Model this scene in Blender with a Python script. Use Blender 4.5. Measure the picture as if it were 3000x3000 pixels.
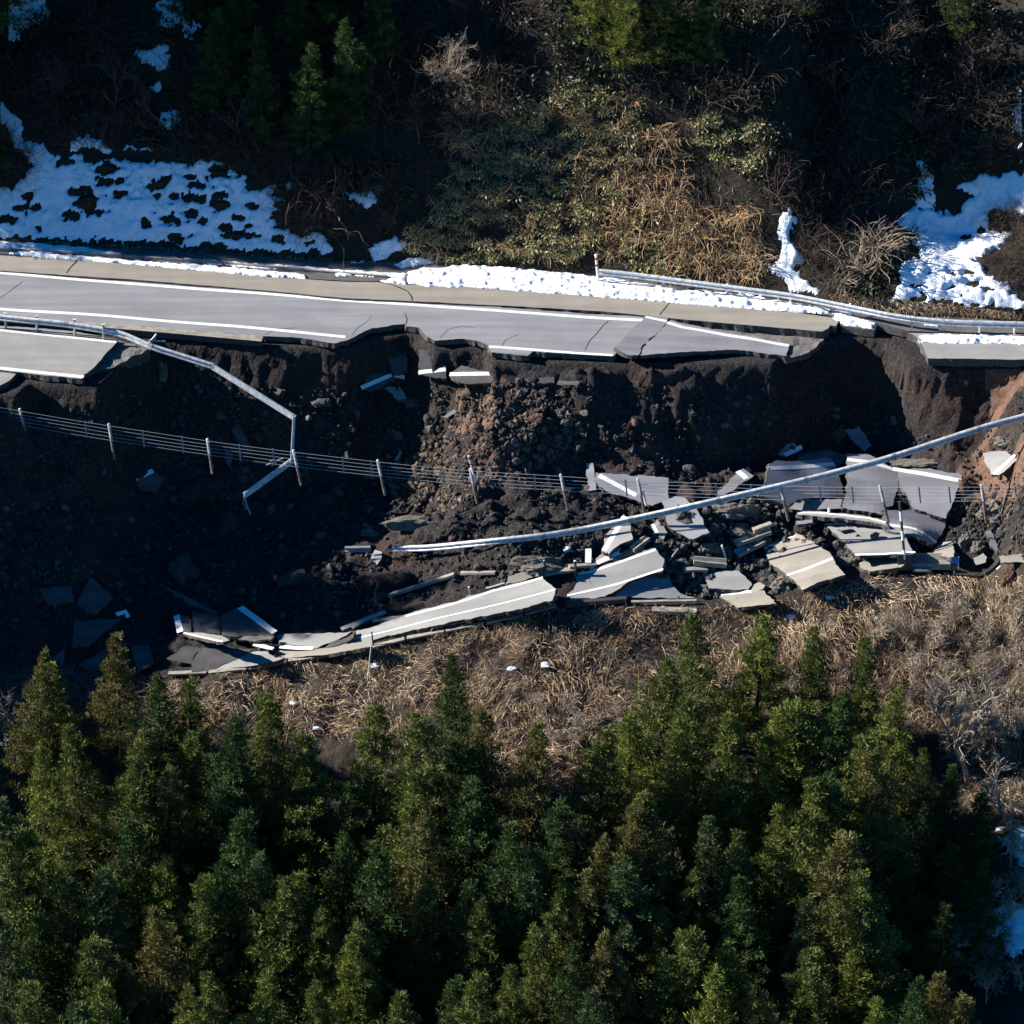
import bpy, bmesh, math, random
import numpy as np
from mathutils import Vector, Matrix, Quaternion

for o in list(bpy.data.objects):
    bpy.data.objects.remove(o)
SC = bpy.context.scene
COL = SC.collection
R = math.radians

# ---------------------------------------------------------------- camera
S = 65.0                 # photo pixels per metre at the middle of the place
D = 300.0                # camera distance (telephoto from the air)
PITCH = R(30)
CP, SP = math.cos(PITCH), math.sin(PITCH)
CAM = np.array([0.0, -D * CP, D * SP])
FW = np.array([0.0, CP, -SP]); UP = np.array([0.0, SP, CP]); RT = np.array([1.0, 0, 0])
cd = bpy.data.cameras.new('camera')
cd.sensor_width = 36; cd.sensor_fit = 'HORIZONTAL'
cd.lens = 36 * D / (3000 / S)
cd.clip_start = 1; cd.clip_end = 3000
cam = bpy.data.objects.new('camera', cd); COL.objects.link(cam)
cam.location = CAM; cam.rotation_euler = (R(90) - PITCH, 0, 0)
SC.camera = cam

# ---------------------------------------------------------------- light
SUN_EL, SUN_AZ = R(26), R(9)          # azimuth: from the left, turned towards the far side
to_sun = Vector((-math.cos(SUN_EL) * math.cos(SUN_AZ), math.cos(SUN_EL) * math.sin(SUN_AZ), math.sin(SUN_EL)))
wd = bpy.data.worlds.new('World'); SC.world = wd; wd.use_nodes = True
nt = wd.node_tree
sky = nt.nodes.new('ShaderNodeTexSky'); sky.sky_type = 'NISHITA'; sky.sun_disc = False
sky.sun_elevation = SUN_EL
sky.sun_rotation = math.atan2(to_sun.x, to_sun.y)
sky.air_density = 1.0; sky.dust_density = 0.0; sky.ozone_density = 9.0
bg = nt.nodes['Background']; bg.inputs['Strength'].default_value = 0.052
hs_ = nt.nodes.new('ShaderNodeHueSaturation'); hs_.inputs['Saturation'].default_value = 2.0      # camera white balance set for the warm sun
nt.links.new(sky.outputs[0], hs_.inputs['Color']); nt.links.new(hs_.outputs[0], bg.inputs[0])
sl = bpy.data.lights.new('sun', 'SUN'); sl.energy = 5.0; sl.angle = R(0.5); sl.color = (1.0, 0.96, 0.90)
so = bpy.data.objects.new('sun', sl); COL.objects.link(so)
so.rotation_euler = to_sun.to_track_quat('Z', 'Y').to_euler()
so.location = to_sun * 200
vs = SC.view_settings
vs.view_transform = 'Standard'; vs.look = 'None'; vs.gamma = 1.0; vs.exposure = 1.25
SC.cycles.max_bounces = 4
SC.cycles.diffuse_bounces = 2
SC.cycles.use_denoising = True

rng = np.random.default_rng(7)
random.seed(7)

# ---------------------------------------------------------------- pixel -> place
def rays(px, py):
    px = np.asarray(px, float); py = np.asarray(py, float)
    return FW * D + RT * ((px - 1500) / S)[..., None] + UP * ((1500 - py) / S)[..., None]
def at_z(px, py, z):
    d = rays(px, py); t = (z - CAM[2]) / d[..., 2]
    return CAM + d * t[..., None]
def at_y(px, py, y):
    d = rays(px, py); t = (y - CAM[1]) / d[..., 1]
    return CAM + d * t[..., None]
def at_plane(px, py, p0, n):
    d = rays(px, py); t = ((p0 - CAM) @ n) / (d @ n)
    return CAM + d * t[..., None]
def to_px(p):
    p = np.asarray(p, float) - CAM
    w = p @ FW / D
    return 1500 + S * (p @ RT) / w, 1500 - S * (p @ UP) / w
CROP = {'1': (0, 650, 1.932), '2': (1000, 650, 1.932), '3': (2000, 650, 1.932), '4': (0, 1150, 1.932),
        '5': (1000, 1150, 1.932), '6': (2000, 1150, 1.932), 'a': (0, 900, 4.293), 'b': (1450, 1550, 4.293),
        'c': (2550, 1440, 4.293), 'd': (450, 1750, 2.972), 'h': (0, 0, 1.932), 'i': (1000, 0, 1.932),
        'j': (2000, 0, 1.932), 'p': (0, 0, 1.0)}
def cr(code, pts):
    x0, y0, s = CROP[code]
    return [(x0 + x / s, y0 + y / s) for x, y in pts]

# ---------------------------------------------------------------- noise
def _hash(ix, iy, iz, seed):
    h = (ix.astype(np.int64) * 374761393 + iy.astype(np.int64) * 668265263 + iz.astype(np.int64) * 2147483647 + seed * 974711) & 0xffffffff
    h = ((h ^ (h >> 13)) * 1274126177) & 0xffffffff
    h = (h ^ (h >> 16)) & 0xffffffff
    return h / 2147483648.0 - 1.0
def vnoise(x, y, z=0.0, seed=0):
    x, y, z = np.broadcast_arrays(np.asarray(x, float), np.asarray(y, float), np.asarray(z, float))
    ix, iy, iz = np.floor(x), np.floor(y), np.floor(z)
    fx, fy, fz = x - ix, y - iy, z - iz
    fx = fx * fx * (3 - 2 * fx); fy = fy * fy * (3 - 2 * fy); fz = fz * fz * (3 - 2 * fz)
    r = 0
    for a in (0, 1):
        for b in (0, 1):
            for c in (0, 1):
                w = (fx if a else 1 - fx) * (fy if b else 1 - fy) * (fz if c else 1 - fz)
                r = r + w * _hash(ix + a, iy + b, iz + c, seed)
    return r
def fbm(x, y, z=0.0, oct=4, seed=0, gain=0.5):
    r = 0; a = 1.0; f = 1.0
    for k in range(oct):
        r = r + a * vnoise(np.asarray(x) * f + 17.3 * k, np.asarray(y) * f - 9.1 * k, np.asarray(z) * f, seed + k)
        a *= gain; f *= 2.03
    return r
def sstep(a, b, x):
    t = np.clip((np.asarray(x, float) - a) / (b - a), 0, 1)
    return t * t * (3 - 2 * t)
def inpoly(px, py, poly):
    px = np.asarray(px, float); py = np.asarray(py, float)
    r = np.zeros(px.shape, bool); n = len(poly)
    for i in range(n):
        x1, y1 = poly[i]; x2, y2 = poly[(i + 1) % n]
        if y1 == y2: continue
        c = ((y1 > py) != (y2 > py)) & (px < (x2 - x1) * (py - y1) / (y2 - y1) + x1)
        r ^= c
    return r
def polydist(px, py, poly):
    px = np.asarray(px, float); py = np.asarray(py, float)
    d = np.full(px.shape, 1e9); n = len(poly)
    for i in range(n):
        a = np.array(poly[i]); b = np.array(poly[(i + 1) % n]); ab = b - a
        t = np.clip(((px - a[0]) * ab[0] + (py - a[1]) * ab[1]) / max(ab @ ab, 1e-9), 0, 1)
        d = np.minimum(d, np.hypot(px - a[0] - t * ab[0], py - a[1] - t * ab[1]))
    return d

# ---------------------------------------------------------------- materials
MATS = {}
def mat(name, col, rough=0.9, metal=0.0, spec=0.3, col2=None, scale=3.0, col3=None, scale3=40.0, amt3=0.5,
        streak=0.0, bump=0.0, bscale=30.0, island=0.0, trans=0.0, spread=(0.4, 0.6), objrand=0.0):
    m = bpy.data.materials.new(name); m.use_nodes = True
    n = m.node_tree.nodes; l = m.node_tree.links; b = n['Principled BSDF']
    b.inputs['Roughness'].default_value = rough; b.inputs['Metallic'].default_value = metal
    b.inputs['Specular IOR Level'].default_value = spec
    tc = n.new('ShaderNodeTexCoord')
    rgb = n.new('ShaderNodeRGB'); rgb.outputs[0].default_value = (*col, 1); out = rgb.outputs[0]
    def layer(out, c, sc, lo, hi, amt, det=6):
        t = n.new('ShaderNodeTexNoise'); t.inputs['Scale'].default_value = sc; t.inputs['Detail'].default_value = det
        t.inputs['Roughness'].default_value = 0.6
        l.new(tc.outputs['Object'], t.inputs['Vector'])
        mr = n.new('ShaderNodeMapRange'); mr.inputs['From Min'].default_value = lo; mr.inputs['From Max'].default_value = hi
        mr.inputs['To Max'].default_value = amt
        l.new(t.outputs['Fac'], mr.inputs['Value'])
        mx = n.new('ShaderNodeMix'); mx.data_type = 'RGBA'
        l.new(mr.outputs[0], mx.inputs['Factor']); l.new(out, mx.inputs[6]); mx.inputs[7].default_value = (*c, 1)
        return mx.outputs[2]
    if col2: out = layer(out, col2, scale, spread[0], spread[1], 1.0)
    if col3: out = layer(out, col3, scale3, 0.5, 0.62, amt3)
    if streak:                                          # wear drawn out along the road
        mp = n.new('ShaderNodeMapping'); mp.inputs['Rotation'].default_value = (0, 0, R(8.0)); mp.inputs['Scale'].default_value = (0.10, 1.6, 1)
        l.new(tc.outputs['Object'], mp.inputs['Vector'])
        t = n.new('ShaderNodeTexNoise'); t.inputs['Scale'].default_value = 1.0; t.inputs['Detail'].default_value = 5; l.new(mp.outputs[0], t.inputs['Vector'])
        mr = n.new('ShaderNodeMapRange'); mr.inputs['From Min'].default_value = 0.38; mr.inputs['From Max'].default_value = 0.66; mr.inputs['To Max'].default_value = streak
        l.new(t.outputs['Fac'], mr.inputs['Value']); mx = n.new('ShaderNodeMix'); mx.data_type = 'RGBA'; l.new(mr.outputs[0], mx.inputs['Factor']); l.new(out, mx.inputs[6])
        mx.inputs[7].default_value = (*[v * 0.62 for v in col], 1); out = mx.outputs[2]
    if island or objrand:
        hs = n.new('ShaderNodeHueSaturation'); l.new(out, hs.inputs['Color'])
        if island:
            g = n.new('ShaderNodeNewGeometry'); src = g.outputs['Random Per Island']; amt = island
        else:
            g = n.new('ShaderNodeObjectInfo'); src = g.outputs['Random']; amt = objrand
        mr = n.new('ShaderNodeMapRange'); mr.inputs['To Min'].default_value = 1 - amt; mr.inputs['To Max'].default_value = 1 + amt
        l.new(src, mr.inputs['Value']); l.new(mr.outputs[0], hs.inputs['Value'])
        mr2 = n.new('ShaderNodeMapRange'); mr2.inputs['To Min'].default_value = 0.5 - amt * 0.05; mr2.inputs['To Max'].default_value = 0.5 + amt * 0.05
        mm = n.new('ShaderNodeMath'); mm.operation = 'FRACT'; m5 = n.new('ShaderNodeMath'); m5.operation = 'MULTIPLY'; m5.inputs[1].default_value = 7.31
        l.new(src, m5.inputs[0]); l.new(m5.outputs[0], mm.inputs[0]); l.new(mm.outputs[0], mr2.inputs['Value']); l.new(mr2.outputs[0], hs.inputs['Hue'])
        out = hs.outputs[0]
    l.new(out, b.inputs['Base Color'])
    if bump:
        t = n.new('ShaderNodeTexNoise'); t.inputs['Scale'].default_value = bscale; t.inputs['Detail'].default_value = 8; t.inputs['Roughness'].default_value = 0.65
        l.new(tc.outputs['Object'], t.inputs['Vector'])
        bp = n.new('ShaderNodeBump'); bp.inputs['Strength'].default_value = 1.0; bp.inputs['Distance'].default_value = bump
        l.new(t.outputs['Fac'], bp.inputs['Height']); l.new(bp.outputs[0], b.inputs['Normal'])
    if trans:
        tr = n.new('ShaderNodeBsdfTranslucent'); l.new(out, tr.inputs['Color'])
        mx = n.new('ShaderNodeMixShader'); mx.inputs[0].default_value = trans
        l.new(b.outputs[0], mx.inputs[1]); l.new(tr.outputs[0], mx.inputs[2])
        l.new(mx.outputs[0], n['Material Output'].inputs['Surface'])
    MATS[name] = m
    return m
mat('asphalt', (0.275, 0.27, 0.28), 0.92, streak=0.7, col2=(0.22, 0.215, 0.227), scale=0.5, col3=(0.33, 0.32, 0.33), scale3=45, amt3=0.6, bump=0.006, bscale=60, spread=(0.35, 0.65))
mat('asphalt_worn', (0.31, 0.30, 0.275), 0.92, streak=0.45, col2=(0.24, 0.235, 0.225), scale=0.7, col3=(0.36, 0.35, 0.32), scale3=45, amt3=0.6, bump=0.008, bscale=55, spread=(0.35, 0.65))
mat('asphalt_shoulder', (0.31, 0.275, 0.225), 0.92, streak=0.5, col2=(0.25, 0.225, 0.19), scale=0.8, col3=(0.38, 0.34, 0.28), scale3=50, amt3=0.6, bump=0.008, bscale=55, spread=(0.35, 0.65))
mat('asphalt_damp', (0.085, 0.082, 0.08), 0.75, col2=(0.12, 0.115, 0.11), scale=1.5, col3=(0.17, 0.16, 0.15), scale3=40, amt3=0.5, bump=0.01, bscale=40)
mat('asphalt_shaded', (0.06, 0.058, 0.058), 0.95, col2=(0.09, 0.087, 0.088), scale=1.5, col3=(0.06, 0.05, 0.045), scale3=6, amt3=0.6, bump=0.01, bscale=40)  # darker asphalt for slabs in the hollow, their shade put into the colour
mat('asphalt_break', (0.05, 0.047, 0.045), 0.95, col2=(0.11, 0.10, 0.09), scale=9, bump=0.04, bscale=22)
mat('road_base', (0.17, 0.155, 0.14), 0.95, col2=(0.10, 0.09, 0.08), scale=4, col3=(0.26, 0.24, 0.22), scale3=22, amt3=0.7, bump=0.05, bscale=14)
mat('paint', (0.82, 0.81, 0.76), 0.7, col2=(0.62, 0.61, 0.57), scale=9, spread=(0.5, 0.75))
mat('paint_worn', (0.70, 0.69, 0.65), 0.75, col2=(0.42, 0.41, 0.39), scale=10, spread=(0.45, 0.65))
mat('crack', (0.012, 0.012, 0.012), 1.0)
mat('concrete', (0.34, 0.31, 0.255), 0.9, col2=(0.23, 0.205, 0.17), scale=2.5, col3=(0.2, 0.18, 0.14), scale3=7, amt3=0.35, bump=0.008, bscale=30)
mat('steel', (0.62, 0.64, 0.66), 0.55, 0.15, 0.5, col2=(0.40, 0.41, 0.42), scale=5)
mat('steel_dull', (0.33, 0.34, 0.36), 0.6, 0.1, 0.4, col2=(0.24, 0.24, 0.25), scale=5)
mat('muddy_steel', (0.22, 0.19, 0.16), 0.8, 0.0, 0.3, col2=(0.08, 0.06, 0.05), scale=7)
mat('cable', (0.50, 0.52, 0.54), 0.5, 0.1, 0.5)
mat('soil', (0.026, 0.021, 0.019), 0.97, col2=(0.075, 0.04, 0.027), scale=0.22, col3=(0.06, 0.056, 0.056), scale3=5.0, amt3=0.75, bump=0.22, bscale=6.0, spread=(0.52, 0.72))
mat('red_soil', (0.145, 0.075, 0.048), 0.97, col2=(0.10, 0.06, 0.04), scale=1.2, col3=(0.17, 0.12, 0.085), scale3=6, amt3=0.6, bump=0.10, bscale=6)
mat('warm_soil', (0.19, 0.105, 0.065), 0.97, col2=(0.06, 0.042, 0.033), scale=1.6, col3=(0.17, 0.12, 0.085), scale3=5, amt3=0.6, bump=0.22, bscale=6)
mat('clod', (0.15, 0.105, 0.075), 0.97, col2=(0.045, 0.035, 0.03), scale=1.0, island=0.5)
mat('hill_soil', (0.036, 0.027, 0.019), 0.97, col2=(0.022, 0.02, 0.013), scale=1.0, bump=0.08, bscale=5)
mat('bank_soil', (0.06, 0.045, 0.032), 0.97, col2=(0.03, 0.024, 0.018), scale=1.5, bump=0.08, bscale=6)
mat('forest_soil', (0.022, 0.018, 0.013), 0.97, col2=(0.035, 0.028, 0.02), scale=1.0, bump=0.08, bscale=6)
mat('rock_grey', (0.12, 0.115, 0.115), 0.95, col2=(0.07, 0.066, 0.064), scale=3, bump=0.03, bscale=12, objrand=0.4)
mat('rock_brown', (0.07, 0.054, 0.043), 0.95, col2=(0.04, 0.033, 0.03), scale=3, bump=0.04, bscale=10, objrand=0.35)
mat('rock_red', (0.15, 0.08, 0.055), 0.95, col2=(0.08, 0.05, 0.04), scale=3, bump=0.04, bscale=10, objrand=0.3)
mat('earth_lump', (0.20, 0.17, 0.135), 0.97, col2=(0.09, 0.078, 0.065), scale=2.2, col3=(0.26, 0.24, 0.2), scale3=14, amt3=0.6, bump=0.08, bscale=9)
mat('gravel', (0.062, 0.058, 0.056), 0.95, col2=(0.03, 0.027, 0.025), scale=0.8, island=0.55)
mat('snow', (0.90, 0.92, 0.95), 0.75, spec=0.2, col2=(0.80, 0.81, 0.83), scale=2.5, bump=0.05, bscale=7, spread=(0.5, 0.7))
mat('clump', (0.028, 0.023, 0.016), 0.97, col2=(0.05, 0.042, 0.022), scale=5, bump=0.06, bscale=15)
mat('bark', (0.06, 0.045, 0.035), 0.95, col2=(0.035, 0.028, 0.022), scale=6)
mat('twig_pale', (0.40, 0.32, 0.235), 0.9, col2=(0.27, 0.215, 0.16), scale=3)
mat('twig_grey', (0.20, 0.17, 0.145), 0.9, col2=(0.12, 0.10, 0.085), scale=3)
mat('twig_brown', (0.095, 0.064, 0.046), 0.9, col2=(0.05, 0.037, 0.028), scale=3, island=0.35)
mat('twig_tan', (0.30, 0.235, 0.165), 0.9, col2=(0.20, 0.15, 0.11), scale=3)
mat('vine', (0.42, 0.275, 0.15), 0.9, island=0.45)
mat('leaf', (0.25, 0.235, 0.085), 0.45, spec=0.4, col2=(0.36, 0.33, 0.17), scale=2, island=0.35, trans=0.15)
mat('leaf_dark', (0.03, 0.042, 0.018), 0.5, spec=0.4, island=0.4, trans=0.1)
mat('dry_grass', (0.60, 0.46, 0.30), 0.9, col2=(0.38, 0.25, 0.15), scale=0.5, island=0.45, trans=0.15, spread=(0.42, 0.6))
mat('green_grass', (0.24, 0.23, 0.05), 0.8, island=0.3, trans=0.2)
CEDARS = {'deep green': (0.055, 0.095, 0.022), 'olive green': (0.125, 0.150, 0.032), 'brown-tinged': (0.140, 0.130, 0.036), 'yellow-green': (0.170, 0.200, 0.036), 'blue-green': (0.080, 0.120, 0.040)}
for k, c in CEDARS.items():
    mat('cedar ' + k, c, 0.75, spec=0.2, col2=tuple(v * 0.7 for v in c), scale=0.8, island=0.35, trans=0.07)
mat('red_paint', (0.55, 0.04, 0.03), 0.5); mat('white_paint', (0.78, 0.78, 0.76), 0.5)
mat('blue_paint', (0.03, 0.16, 0.62), 0.45); mat('sign_dark', (0.025, 0.035, 0.035), 0.5); mat('sign_pale', (0.30, 0.34, 0.32), 0.6)
mat('plate_dark', (0.05, 0.05, 0.055), 0.6); mat('orange', (0.75, 0.22, 0.02), 0.6)

# ---------------------------------------------------------------- object helpers
def mesh(name, v, f, mats=(), smooth=False, midx=None):
    me = bpy.data.meshes.new(name)
    v = np.asarray(v, float)
    me.from_pydata(v.tolist(), [], f.tolist() if isinstance(f, np.ndarray) else [list(q) for q in f])
    for m in mats: me.materials.append(MATS[m] if isinstance(m, str) else m)
    if midx is not None: me.polygons.foreach_set('material_index', np.asarray(midx, np.int32))
    if smooth: me.polygons.foreach_set('use_smooth', np.ones(len(me.polygons), bool))
    me.update()
    return me
def obj(name, me, parent=None, loc=None):
    o = bpy.data.objects.new(name, me); COL.objects.link(o)
    if parent is not None: o.parent = parent
    if loc is not None: o.location = loc
    return o
def tag(o, label=None, cat=None, group=None, kind=None):
    if label: o['label'] = label
    if cat: o['category'] = cat
    if group: o['group'] = group
    if kind: o['kind'] = kind
    return o
def thing(name, loc, label, cat, group=None):
    o = obj(name, None, None, loc); o.empty_display_size = 0.2
    return tag(o, label, cat, group)
def tube(pts, rad, sides=6, cap=True):
    pts = np.asarray(pts, float); n = len(pts)
    rad = np.broadcast_to(np.asarray(rad, float), (n,))
    tan = np.gradient(pts, axis=0); tan /= np.linalg.norm(tan, axis=1)[:, None] + 1e-9
    ref = np.where(np.abs(tan[:, 2:3]) > 0.9, np.array([[1.0, 0, 0]]), np.array([[0, 0, 1.0]]))
    a = np.cross(tan, ref); a /= np.linalg.norm(a, axis=1)[:, None] + 1e-9
    b = np.cross(tan, a)
    th = np.arange(sides) * 2 * math.pi / sides
    v = pts[:, None, :] + rad[:, None, None] * (np.cos(th)[None, :, None] * a[:, None, :] + np.sin(th)[None, :, None] * b[:, None, :])
    v = v.reshape(-1, 3); f = []
    for i in range(n - 1):
        for k in range(sides):
            k2 = (k + 1) % sides
            f.append((i * sides + k, i * sides + k2, (i + 1) * sides + k2, (i + 1) * sides + k))
    if cap:
        f.append(tuple(range(sides))); f.append(tuple((n - 1) * sides + k for k in reversed(range(sides))))
    return v, f
def join(parts):
    V = []; F = []; n = 0
    for v, f in parts:
        V.append(np.asarray(v, float)); F += [tuple(i + n for i in q) for q in f]; n += len(v)
    return np.concatenate(V), F
def boxm(c, ax, ay, az):
    c, ax, ay, az = (np.asarray(q, float) for q in (c, ax, ay, az))
    v = [c + sx * ax + sy * ay + sz * az for sx in (-1, 1) for sy in (-1, 1) for sz in (-1, 1)]
    f = [(0, 1, 3, 2), (4, 6, 7, 5), (0, 4, 5, 1), (2, 3, 7, 6), (0, 2, 6, 4), (1, 5, 7, 3)]
    return np.array(v), f
def centred(name, v, f, mats, parent=None, smooth=False, midx=None):
    v = np.asarray(v, float); c = np.array([(v[:, 0].min() + v[:, 0].max()) / 2, (v[:, 1].min() + v[:, 1].max()) / 2, v[:, 2].min()])
    if parent is not None: c = np.array(parent.location)
    return obj(name, mesh(name, v - c, f, mats, smooth, midx), parent, None if parent is not None else c)

# ================================================================ TERRAIN
def curve(pts):                                         # (px, v, z) -> arrays x, y, z
    p = np.array(pts, float); w = at_z(p[:, 0], p[:, 1], p[:, 2]); o = np.argsort(w[:, 0])
    return w[o, 0], w[o, 1], w[o, 2]
xs = np.unique(np.round(np.concatenate([np.arange(-70, -28, 2.0), np.arange(-28, 28, 0.15), np.arange(28, 71, 2.0)]), 4))
ys = np.unique(np.round(np.concatenate([np.arange(-75, -30, 3.0), np.arange(-30, -14, 0.7), np.arange(-14, -3, 0.25), np.arange(-3, 17.5, 0.12), np.arange(17.5, 40, 0.25), np.arange(40, 86, 3.0)]), 4))
hb = [(-600, 700), (0, 715), (500, 738), (1000, 772), (1300, 772), (1750, 805), (2130, 850), (2400, 890), (2700, 935), (3000, 940), (3600, 940)]
ed = [(-900, 1090), (-200, 1150), (0, 1140), (35, 1105), (245, 1112), (350, 1010), (420, 975), (770, 1000), (1010, 1000), (1060, 978), (1180, 958), (1215, 965), (1260, 1000), (1350, 1000), (1410, 1000), (1440, 1045), (1560, 1045),
      (1800, 1048), (2300, 1046), (2340, 1012), (2420, 985), (2540, 962), (2640, 975), (2690, 1010), (2716, 1052), (2850, 1056), (3000, 1056), (3600, 1056)]
ft = [(-900, 1200), (-200, 1250), (0, 1230), (100, 1200), (300, 1150), (420, 1110), (700, 1105), (1000, 1125), (1180, 1115), (1300, 1105), (1450, 1102), (1700, 1100), (2000, 1102), (2300, 1112), (2450, 1140), (2600, 1170), (2720, 1200), (2850, 1180), (3000, 1130), (3600, 1120)]
md = [(-900, 1500), (0, 1520), (400, 1500), (800, 1470), (1100, 1430), (1400, 1420), (1700, 1400), (2100, 1370), (2400, 1350), (2700, 1340), (3000, 1320), (3600, 1320)]
bt = [(-900, 1960), (0, 1965), (450, 1965), (700, 1930), (1000, 1880), (1300, 1815), (1600, 1765), (2000, 1765), (2250, 1745), (2450, 1690), (2700, 1672), (3000, 1665), (3600, 1660)]
PX = np.clip(1500 + S * xs, -900, 3600)
def vcurve(c): a = np.array(c, float); return np.interp(PX, a[:, 0], a[:, 1])
vb, ve, vf, vm, vo = (vcurve(c) for c in (hb, ed, ft, md, bt))
yB = at_z(PX, vb, 0)[:, 1]
yE = at_z(PX, ve, 0)[:, 1]
zF = -(vf - ve) / S / 0.866 * 0.88
yF = at_z(PX, vf, zF)[:, 1]
yF = np.minimum(yF, yE - 0.12)
def sm(a, w=2.2):                                       # smooth a curve along x, so that local bites in the edge stay local
    k = np.exp(-((xs[:, None] - xs[None, :]) / w) ** 2) * np.gradient(xs)[None, :]; return (k @ a) / k.sum(1)
vfs = sm(vf); zFs = sm(zF); yFs = at_z(PX, vfs, zFs)[:, 1]; vm = sm(vm); vo = sm(vo)
up = (vm - vfs) / S; tm = sm(np.interp(PX, [-900, 0, 300, 1130, 1320, 1520, 1750, 2300, 2700, 2900], [1.4, 1.6, 2.2, 2.3, .75, .85, 1.15, 1.9, 2.3, 1.5]), .8); dy = up / (0.5 + 0.866 * tm); yM = yFs - dy; zM = zFs - dy * tm
yF = np.maximum(yF, yM + 0.6)
yO = 4.2 + 0.02 * np.clip(xs, -30, 30); zO = at_y(PX, vo, yO)[:, 2]       # the fallen lane keeps its line and sinks towards the left
hill = 1.19 + 0 * xs
HT = np.zeros((len(xs), len(ys)))
for i, x in enumerate(xs):
    cy = [-80, yO[i] - 30, yO[i] - 7.5, yO[i] - 1.6, yO[i] - 0.6, yO[i], yM[i], yF[i], yE[i] - 0.06, yE[i] + 0.05, yB[i] - 0.5, yB[i], yB[i] + 11, yB[i] + 40, yB[i] + 80]
    cz = [zO[i] - 20, zO[i] - 14, zO[i] - 4.2, zO[i] - 0.5, zO[i] + 0.05, zO[i], zM[i], zF[i], -0.45, -0.36, -0.36, 0.05, 11 * hill[i], 11 * hill[i] + 20, 11 * hill[i] + 30]
    HT[i] = np.interp(ys, cy, cz)
XX, YY = np.meshgrid(xs, ys, indexing='ij')
col = lambda a: a[:, None]
# zone masks
hol = sstep(0.0, 0.25, col(yE) - 0.1 - YY) * sstep(-0.6, 1.2, YY - col(yO))
hil = sstep(0.0, 0.8, YY - col(yB))
bank = sstep(-0.3, 0.8, col(yO) - 0.8 - YY)
# left and right ends of the collapse: the embankment stands again
zint = np.where(YY > 11.5, -0.36, -0.36 - (11.5 - YY) * 0.62)
tl = 1 - sstep(-30.0, -24.6, XX)
HT = np.where(YY < 22, HT + tl * np.clip(np.maximum(HT, zint) - HT, 0, None), HT)
zint = np.where(YY > 5.5, -0.36, -0.36 - (5.5 - YY) * 0.8)
tr_ = sstep(21.4, 24.6, XX + 0.6 * vnoise(XX * .5, YY * .8, seed=5)) * (YY < col(yE) + 0.05)
HT = HT + tr_ * np.clip(np.maximum(HT, zint) - HT, 0, None)
# mound of loosened soil in the middle of the collapse, spur and gully of the hillside
def bumpat(px, v, rx, ry, h, z):
    global HT
    c = at_z(px, v, z); HT = HT + h * np.exp(-((XX - c[0]) / rx) ** 2 - ((YY - c[1]) / ry) ** 2) * hol
bumpat(1420, 1260, 1.8, 1.7, 1.1, -2.6); bumpat(1230, 1440, 2.2, 1.3, 0.7, -4.6); bumpat(2050, 1500, 1.5, 1.2, 0.5, -5)
hollow_noise = 0.50 * fbm(XX * 0.35, YY * 0.45, 0, 3, 11) + 0.22 * np.abs(fbm(XX * 1.1, YY * 1.2, 0, 3, 21)) + 0.13 * fbm(XX * 2.6, YY * 2.6, 0, 4, 31, 0.6)
HT = HT + hol * hollow_noise * (0.35 + 0.65 * sstep(0, 3.0, YY - col(yO)))
su = sstep(0.2, 6.5, YY - col(yB))
spur = 2.9 * np.exp(-((XX - 6.0 + 0.25 * (YY - 20)) / 5.0) ** 2) + 2.2 * np.exp(-((XX - 11.5) / 2.2) ** 2) * 0.5
gully = -3.0 * sstep(11.8, 16.0, XX) - 1.0 * np.exp(-((XX - 15.0) / 1.2) ** 2) - 1.8 * np.exp(-((XX - 21.0) / 3.5) ** 2) - 0.9 * np.exp(-((XX + 17.0) / 6.0) ** 2)
HT = HT + su * (spur + gully) + hil * (0.5 * fbm(XX * 0.3, YY * 0.3, 0, 3, 41) * su + 0.08 * fbm(XX * 2, YY * 2, 0, 2, 51))
HT = HT + bank * (0.45 * fbm(XX * 0.3, YY * 0.35, 0, 3, 61) + 0.12 * fbm(XX * 1.7, YY * 1.7, 0, 3, 71))
# unseen ridge added beyond the left end of the cut, to shade the snow slope
HT = HT + (1 - sstep(-32, -25.5, XX)) * np.clip(YY - col(yB), 0, 12) * 0.6

def H(x, y):
    x = np.asarray(x, float); y = np.asarray(y, float)
    i = np.clip(np.searchsorted(xs, x) - 1, 0, len(xs) - 2); j = np.clip(np.searchsorted(ys, y) - 1, 0, len(ys) - 2)
    fx = np.clip((x - xs[i]) / (xs[i + 1] - xs[i]), 0, 1); fy = np.clip((y - ys[j]) / (ys[j + 1] - ys[j]), 0, 1)
    return (HT[i, j] * (1 - fx) + HT[i + 1, j] * fx) * (1 - fy) + (HT[i, j + 1] * (1 - fx) + HT[i + 1, j + 1] * fx) * fy
def ground(px, py, off=0.0):
    """first point where the sight line through a photo pixel meets the ground raised by off"""
    d = rays(np.atleast_1d(px), np.atleast_1d(py)); n = len(d)
    tt = np.linspace(0.84, 1.22, 900)
    P = CAM + d[:, None, :] * tt[None, :, None]
    g = P[..., 2] - H(P[..., 0], P[..., 1]) - (np.asarray(off, float).reshape(-1, 1))
    k = np.argmax(g < 0, axis=1); k = np.maximum(k, 1); r = np.arange(n)
    a = g[r, k - 1]; b = g[r, k]; w = np.clip(a / (a - b + 1e-12), 0, 1); t = tt[k - 1] + w * (tt[1] - tt[0])
    return CAM + d * t[:, None]
def g1(px, py, off=0.0): return ground(px, py, off)[0]

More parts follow.
